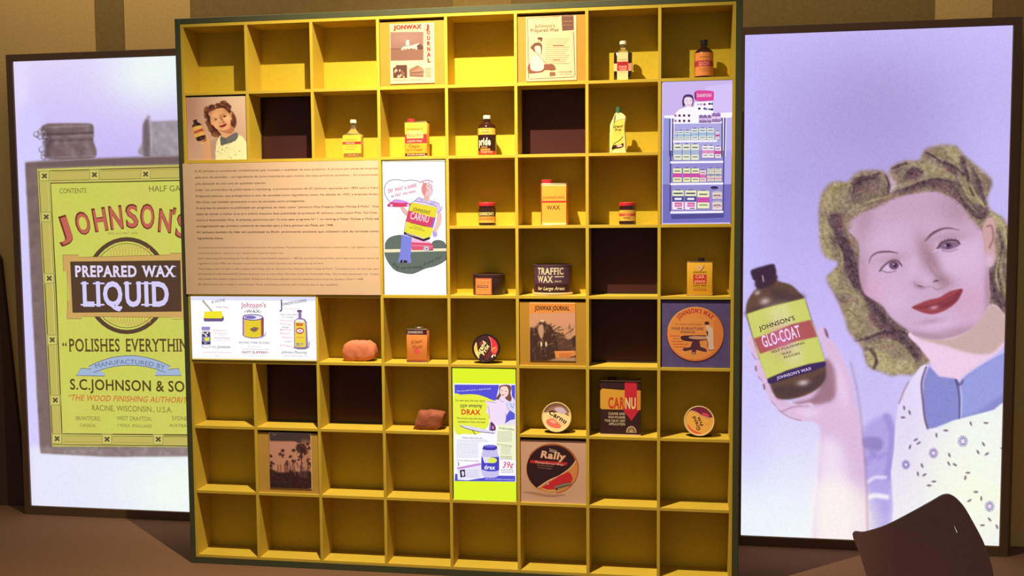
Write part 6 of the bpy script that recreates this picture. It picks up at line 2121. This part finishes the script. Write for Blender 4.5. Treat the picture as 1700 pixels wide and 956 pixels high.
# ---- lumps of raw wax
def lump(px, row, dep, w, dd, h, label, m, outline, seed):
    L, k = place(px, row, dep)
    rr = random.Random(seed)
    bm = bmesh.new()
    bmesh.ops.create_icosphere(bm, subdivisions=4, radius=1)
    # silhouette as a half-space hull around the lump
    pts = np.array(outline, float)
    cx, cz = 0.0, h / 2
    for v in bm.verts:
        n = v.co.normalized()
        a = math.atan2(n.z, n.x)
        best = 1e9
        for (x0, z0), (x1, z1) in zip(pts, np.roll(pts, -1, 0)):
            dx, dz = math.cos(a), math.sin(a)
            ex, ez = x1 - x0, z1 - z0
            den = dx * ez - dz * ex
            if abs(den) < 1e-9:
                continue
            tt = ((x0 - cx) * ez - (z0 - cz) * ex) / den
            ss = ((x0 - cx) * dz - (z0 - cz) * dx) / den
            if tt > 0 and -1e-6 <= ss <= 1 + 1e-6:
                best = min(best, tt)
        rad = math.hypot(n.x, n.z)
        prof = min(1.0, rad * 1.25) ** 0.6 if rad > 1e-6 else 0
        yy = n.y * dd / 2 * (1 if abs(n.y) < .6 else .9)
        v.co = Vector((cx + math.cos(a) * best * prof, yy, cz + math.sin(a) * best * prof)) * k
    for v in bm.verts:
        from mathutils import noise
        v.co += v.normal * 0 + Vector(noise.noise_vector(v.co * 60 + Vector((seed, 0, 0)))) * 1.3 * k
    zmin = min(v.co.z for v in bm.verts)
    for v in bm.verts:
        v.co.z = max(v.co.z - zmin - .4 * k, 0)
    for f in bm.faces:
        f.smooth = True
    me = bpy.data.meshes.new('wax_lump')
    bm.to_mesh(me)
    bm.free()
    o = link('wax_lump', me, None, m)
    o.location = L
    tag(o, label, 'rock')


lump(598, 5, 0.065, 54, 30, 32, 'oblong orange-pink lump of raw wax, fifth row', M_ROCK, [(-26, 3), (-27, 16), (-22, 27), (-15, 31.5), (16, 31.5), (24, 25), (27, 17), (27, 6), (20, 2), (8, 0), (-20, 0)], 3)
lump(714, 6, 0.06, 50, 28, 31, 'wedge-shaped reddish lump of raw wax, sixth row', M_ROCK2, [(-26, 0), (-21, 17), (-17, 29), (0, 30), (24, 27), (25, 20), (19, 4), (12, 0)], 8)

# ---- kleen floor tin, fifth row
t, k, d = oblong_tin(694.5, 5, 0.055, 34, 18, 54, 'wax_tin', 'orange oblong tin with a dark top band, fifth row between lump and round tin', M_TINO, 2, 16, 3, M_METAL)
d.rect(-16.8, -52.6, 16.8, -45, (66, 30, 44))
d.text("JOHNSON'S", -2, -47, 4.0, (230, 200, 196), 1, 'c', fit=25)
d.text("Kleen", 0, -31, 6, (130, 64, 40), 0, 'c', fit=19, shear=.35, rot=-8)
d.text("Floor", 1, -22.5, 6, (130, 64, 40), 0, 'c', fit=17, shear=.35, rot=-8)
d.ellipse(-.5, -18, 4.6, 4.2, (226, 80, 90), n=20)
d.rect(-14, -5.8, 14, -5, (190, 90, 50))
d.rect(-16.8, -3.4, 16.8, -1.2, (120, 50, 50), same=True)
d.build('label', t, GLOSSPRINT)


# ---- round tins leaning back on little stands
def round_tin(px, row, dep, r, label, body, rimm, draw, lean=12, face=(226, 150, 80)):
    L, k = place(px, row, dep)
    t = thing('round_tin', label, 'tin', L)
    R, th = r * k, 9 * k
    me_rot = Matrix.Rotation(math.radians(90 - lean), 4, 'X')
    up = Vector((0, 0, R * math.cos(math.radians(lean)) + 0.0006 + .2 * th))
    o = lathe('body', [(0, -th / 2), (.97 * R, -th / 2), (R, -th / 2 + .8 * k), (R, th / 2 - .9 * k), (.985 * R, th / 2), (0.93 * R, th / 2 - .3 * k), (0, th / 2 - .35 * k)], body, t, seg=56)
    o.data.transform(Matrix.Translation(up) @ me_rot)
    o2 = lathe('rim', [(.93 * R, th / 2 - .4 * k), (.95 * R, th / 2 + .4 * k), (.985 * R, th / 2 + .5 * k), (1.01 * R, th / 2), (1.01 * R, th / 2 - 1.6 * k), (.99 * R, th / 2 - 1.7 * k)], rimm, t, seg=56)
    o2.data.transform(Matrix.Translation(up) @ me_rot)
    mm = Matrix.Translation(up) @ me_rot

    def fn(x, y, h):
        p = mm @ Vector((x * k, -y * k, th / 2 - .3 * k + h))
        return np.array(p)
    d = Decal(fn)
    draw(d)
    d.build('lid_print', t, GLOSSPRINT)
    s = lathe('stand', [(0, 0), (.86 * R, 0), (.86 * R, 1.2 * k), (0, 1.2 * k)], M_CAPB, t, seg=32, sy=0.5)
    s.location = (0, .16 * R + 3 * k, 0)
    return t


def dr1(d):
    d.ellipse(0, 0, 21.5, 21.5, (56, 28, 34), n=48)
    d.poly(spline([(-16, -9), (-18.5, -1), (-17, 8), (-11, 16), (-10.5, 12), (-13, 5), (-14.5, -3)], 4, True), (232, 180, 60))
    d.line(spline([(-16, -9), (-18.8, -1), (-17, 8), (-11, 17)], 4), .9, (246, 226, 170))
    d.poly(spline([(4, -19), (11, -16), (18, -8), (20, 1), (17, 9), (12, 10), (9, 3), (9, -6), (7, -14)], 4, True), (206, 44, 58))
    d.poly([(10, 1), (18, -2), (19, 4), (15, 9), (11, 6)], (222, 90, 60))
    d.line([(10, 2), (16, -2)], 1.2, (236, 180, 130))
    d.line(spline([(4, -19), (8, -12), (9.5, -2), (10, 6)], 4), .8, (226, 150, 170))
    d.text("Grand", -11, 13, 6.4, (250, 226, 170), 2, fit=25, rot=-62, shear=.1)
    d.text("Prix", -3, 12, 6.2, (250, 226, 170), 2, fit=18, rot=-60, shear=.1)
    for a in ((0, 18, 9, 2), (3, 19, 10, 6), (-3, 14, 7, -2)):
        d.line([(a[0], a[1]), (a[2], a[3])], .7, (170, 60, 70), same=True)
    d.poly([(9, 14), (12, 10), (13.5, 11), (11, 16)], (236, 226, 210))
    d.poly([(14, 12), (17, 10), (16, 14)], (236, 226, 210), same=True)
    d.poly([(-11, -8), (-7, -12), (-6, -8), (-9, -2)], (130, 40, 60))


round_tin(807.5, 5, 0.05, 22.8, 'round black tin with red and yellow flashes, fifth row', M_CAPB, mat('dark_tin_rim', (60, 40, 44), 0.3, metal=0.5), dr1)


def dr2(d):
    d.ellipse(0, 0, 22.5, 22.5, (236, 206, 150), n=48)
    d.poly([(22.5 * math.cos(math.radians(a)), 22.5 * math.sin(math.radians(a))) for a in range(200, 341, 7)], (120, 80, 70))
    d.poly(spline([(-20, -6), (-8, -16), (8, -18), (18, -10), (20, -2), (8, -8), (-8, -10)], 4, True), (150, 110, 84))
    d.poly(spline([(-4, -14), (8, -16), (16, -8), (6, -6)], 4, True), (196, 170, 200))
    d.text("Carnu", -14, -6, 7.4, (40, 26, 28), 2, fit=34, rot=30, shear=.05)
    d.poly(spline([(-17, 8), (-14, 4), (-6, 3), (4, 10), (8, 14), (4, 18), (-6, 17), (-14, 13)], 4, True), (226, 110, 90))
    d.poly(spline([(-12, 6), (-6, 5), (0, 9), (-6, 10)], 4, True), (240, 170, 150))
    d.line([(-14, -2), (-4, 3), (14, 13)], .7, (220, 130, 90))


round_tin(924.5, 6, 0.05, 24.3, 'round cream tin with slanting black name and red car, sixth row', M_RIM, M_RIM, dr2)


def dr3(d):
    d.ellipse(0, 0, 23, 23, (232, 166, 76), n=48)
    d.poly([(23 * math.cos(math.radians(a)), 23 * math.sin(math.radians(a))) for a in range(225, 350, 6)] + [(12, -5), (4, -9), (-6, -15)], (120, 30, 66))
    d.poly(spline([(4, -13), (12, -13), (17, -8), (10, -6)], 4, True), (200, 70, 90))
    d.line(spline([(-14, -17), (-4, -14), (6, -8), (20, -4)], 4), .9, (250, 210, 160))
    d.line(spline([(-14, -16.4), (-4, -13), (6, -7), (20, -3)], 4), .5, (90, 30, 50), same=True)
    d.text("Grand", 2.5, 15, 5.6, (60, 26, 34), 2, fit=25, rot=-112, shear=.1)
    d.text("Prix", 7.5, 7, 5.4, (60, 26, 34), 2, fit=16, rot=-117, shear=.1)
    d.poly(spline([(-19, 6), (-12, 14), (-4, 18), (4, 20), (-4, 21.5), (-13, 17), (-19, 10)], 4, True), (226, 90, 80))
    for i in range(4):
        d.line([(9 + i * 2, 2), (12 + i * 2, 8)], .5, (220, 140, 90), same=i > 0)


round_tin(1160.5, 6, 0.05, 25, 'round orange tin with slanting black name and crimson top, sixth row right', M_RIM, M_RIM, dr3)

# ---- tall carnu can, sixth row
t, k, d = oblong_tin(1030.5, 6, 0.06, 67, 26, 92, 'wax_tin', 'large black can with a yellow block and a red arrow, sixth row', M_TIND, -14, 16, 3, M_CAPB, rimt=2)
DB = (62, 34, 36)
d.rect(-33, -90, 33, -2.2, DB)
yb = [(-33, -80), (-31, -84), (20, -84)] if False else None
d.poly([(-33.2, -74), (-30, -78), (2, -76), (31, -76), (33.2, -72), (33.2, -45), (31, -43.4), (-31, -43.4), (-33.2, -46)], (226, 164, 60))
d.rect(7, -90, 27, -43, (206, 44, 66))
d.poly([(3, -45), (32, -45), (18, -25)], (206, 44, 66), same=True)
d.rect(27, -76, 33.2, -43.4, (222, 140, 60))
d.text("CAR", -20, -45.5, 17.5, (206, 60, 44), 2, fit=27)
d.text("NU", 7.6, -45.5, 17.5, (238, 214, 150), 2, fit=18.5)
for s, y, x0_, w in (("CLEANS AND", -34.5, -20, 28), ("WAX POLISHES", -28.5, -20, 28), ("YOUR CAR IN 1 EASY", -22.6, -26, 34), ("APPLICATION", -17, -19, 27)):
    d.text(s, x0_, y, 4.0, (226, 200, 170), 1, fit=w)
d.poly([(18 + 8.5 * math.cos(math.radians(a)), -6 + 10.5 * math.sin(math.radians(a))) for a in range(180, 361, 12)], (200, 170, 130))
d.poly([(18 + 6.6 * math.cos(math.radians(a)), -6 + 8.4 * math.sin(math.radians(a))) for a in range(180, 361, 12)], DB)
for a in (210, 240, 270, 300, 330):
    d.line([(18, -6), (18 + 6.6 * math.cos(math.radians(a)), -6 + 8.4 * math.sin(math.radians(a)))], 1.1, (200, 170, 130), same=a > 210)
d.line([(9.6, -6), (26.4, -6)], 1.2, (200, 170, 130))
d.build('label', t, GLOSSPRINT)
rim = [o for o in t.children if o.name.startswith('rim')][0]
rim.data.materials[0] = M_RIM

# ================================================================== chair back in the foreground
M_SHELL = mat('dark_chair_plastic', (150, 108, 102), 0.6, noise=0.06, nscale=120, bump=0.1)
M_EDGE = mat('dark_chair_edge', (52, 36, 44), 0.4)
YC2 = -1.44
ctr = at(1530, 900, YC2)
ch = thing('chair', 'dark plastic chair with a slotted curved back, cut off at the bottom right corner', 'chair', (float(ctr[0]), YC2, 0.0))
sil = [(1416, 885), (1435, 882.5), (1470.6, 871.5), (1514.7, 849.4), (1550, 830), (1563, 822.5), (1572, 820), (1580, 821.5), (1588, 827.5), (1599.4, 840.6), (1611.8, 861.8), (1625.9, 888), (1633, 904), (1645, 940), (1652, 990), (1650, 1040), (1470, 1060), (1452, 1000), (1430, 925)]
# outline on a gently curved sheet (the back bows away from the sitter)


def bow(x):
    u = (x - 1530) / 115
    return 0.05 * u * u


outer = [tuple(p) for p in spline(sil, 4, True)]
slot = [(1582.5, 871.5), (1584.5, 870.8), (1591, 884.5), (1588.5, 886)]
bm = bmesh.new()
from mathutils.geometry import delaunay_2d_cdt
npts = [Vector(p) for p in outer] + [Vector(p) for p in slot]
no = len(outer)
def inpoly(p, poly):
    c = False
    for i in range(len(poly)):
        x0_, y0_ = poly[i]
        x1_, y1_ = poly[(i + 1) % len(poly)]
        if (y0_ > p[1]) != (y1_ > p[1]) and p[0] < (x1_ - x0_) * (p[1] - y0_) / (y1_ - y0_) + x0_:
            c = not c
    return c


inner = [Vector((x + .01, y + .01)) for x in range(1420, 1656, 8) for y in range(822, 1060, 8)]
inner = [p for p in inner if all(inpoly((p.x + a, p.y + b), outer) for a in (-2.5, 2.5) for b in (-2.5, 2.5)) and not (1576 < p.x < 1597 and 864 < p.y < 892)]
edges = [(i, (i + 1) % no) for i in range(no)] + [(no + i, no + (i + 1) % 4) for i in range(4)]
res = delaunay_2d_cdt(npts + inner, edges, [], 0, 1e-4)


vv, ff = res[0], res[2]
base = []
for v in vv:
    p = at(v.x, v.y, YC2 + bow(v.x))
    base.append(bm.verts.new((p[0] - ctr[0], p[1] - YC2, p[2])))
for f in ff:
    c = sum((vv[i] for i in f), Vector((0, 0))) / len(f)
    if inpoly(c, outer) and not inpoly(c, slot):
        try:
            bm.faces.new([base[i] for i in f])
        except ValueError:
            pass
bmesh.ops.delete(bm, geom=[v for v in bm.verts if not v.link_faces], context='VERTS')
me = bpy.data.meshes.new('backrest')
bm.to_mesh(me)
bm.free()
o = link('backrest', me, ch, M_SHELL)
so = o.modifiers.new('thickness', 'SOLIDIFY')
so.thickness = 0.009
so.offset = 0
me.materials.append(M_EDGE)
so.material_offset_rim = 1
cz = 0.45
cx0, cx1 = -0.2, 0.22
# seat on the viewer's side and four legs
st = round_prism('seat', 0.43, 0.42, cz - 0.02, cz, 0.07, M_SHELL, ch)
st.location = (0.01, -0.22, 0)
for sx in (-0.17, 0.19):
    for sy in (-0.39, -0.04):
        lg = lathe('leg', [(0, 0), (0.011, 0), (0.012, 0.02), (0.012, cz - 0.02), (0, cz - 0.02)], M_GREY, ch, seg=14)
        lg.location = (sx, sy, 0)
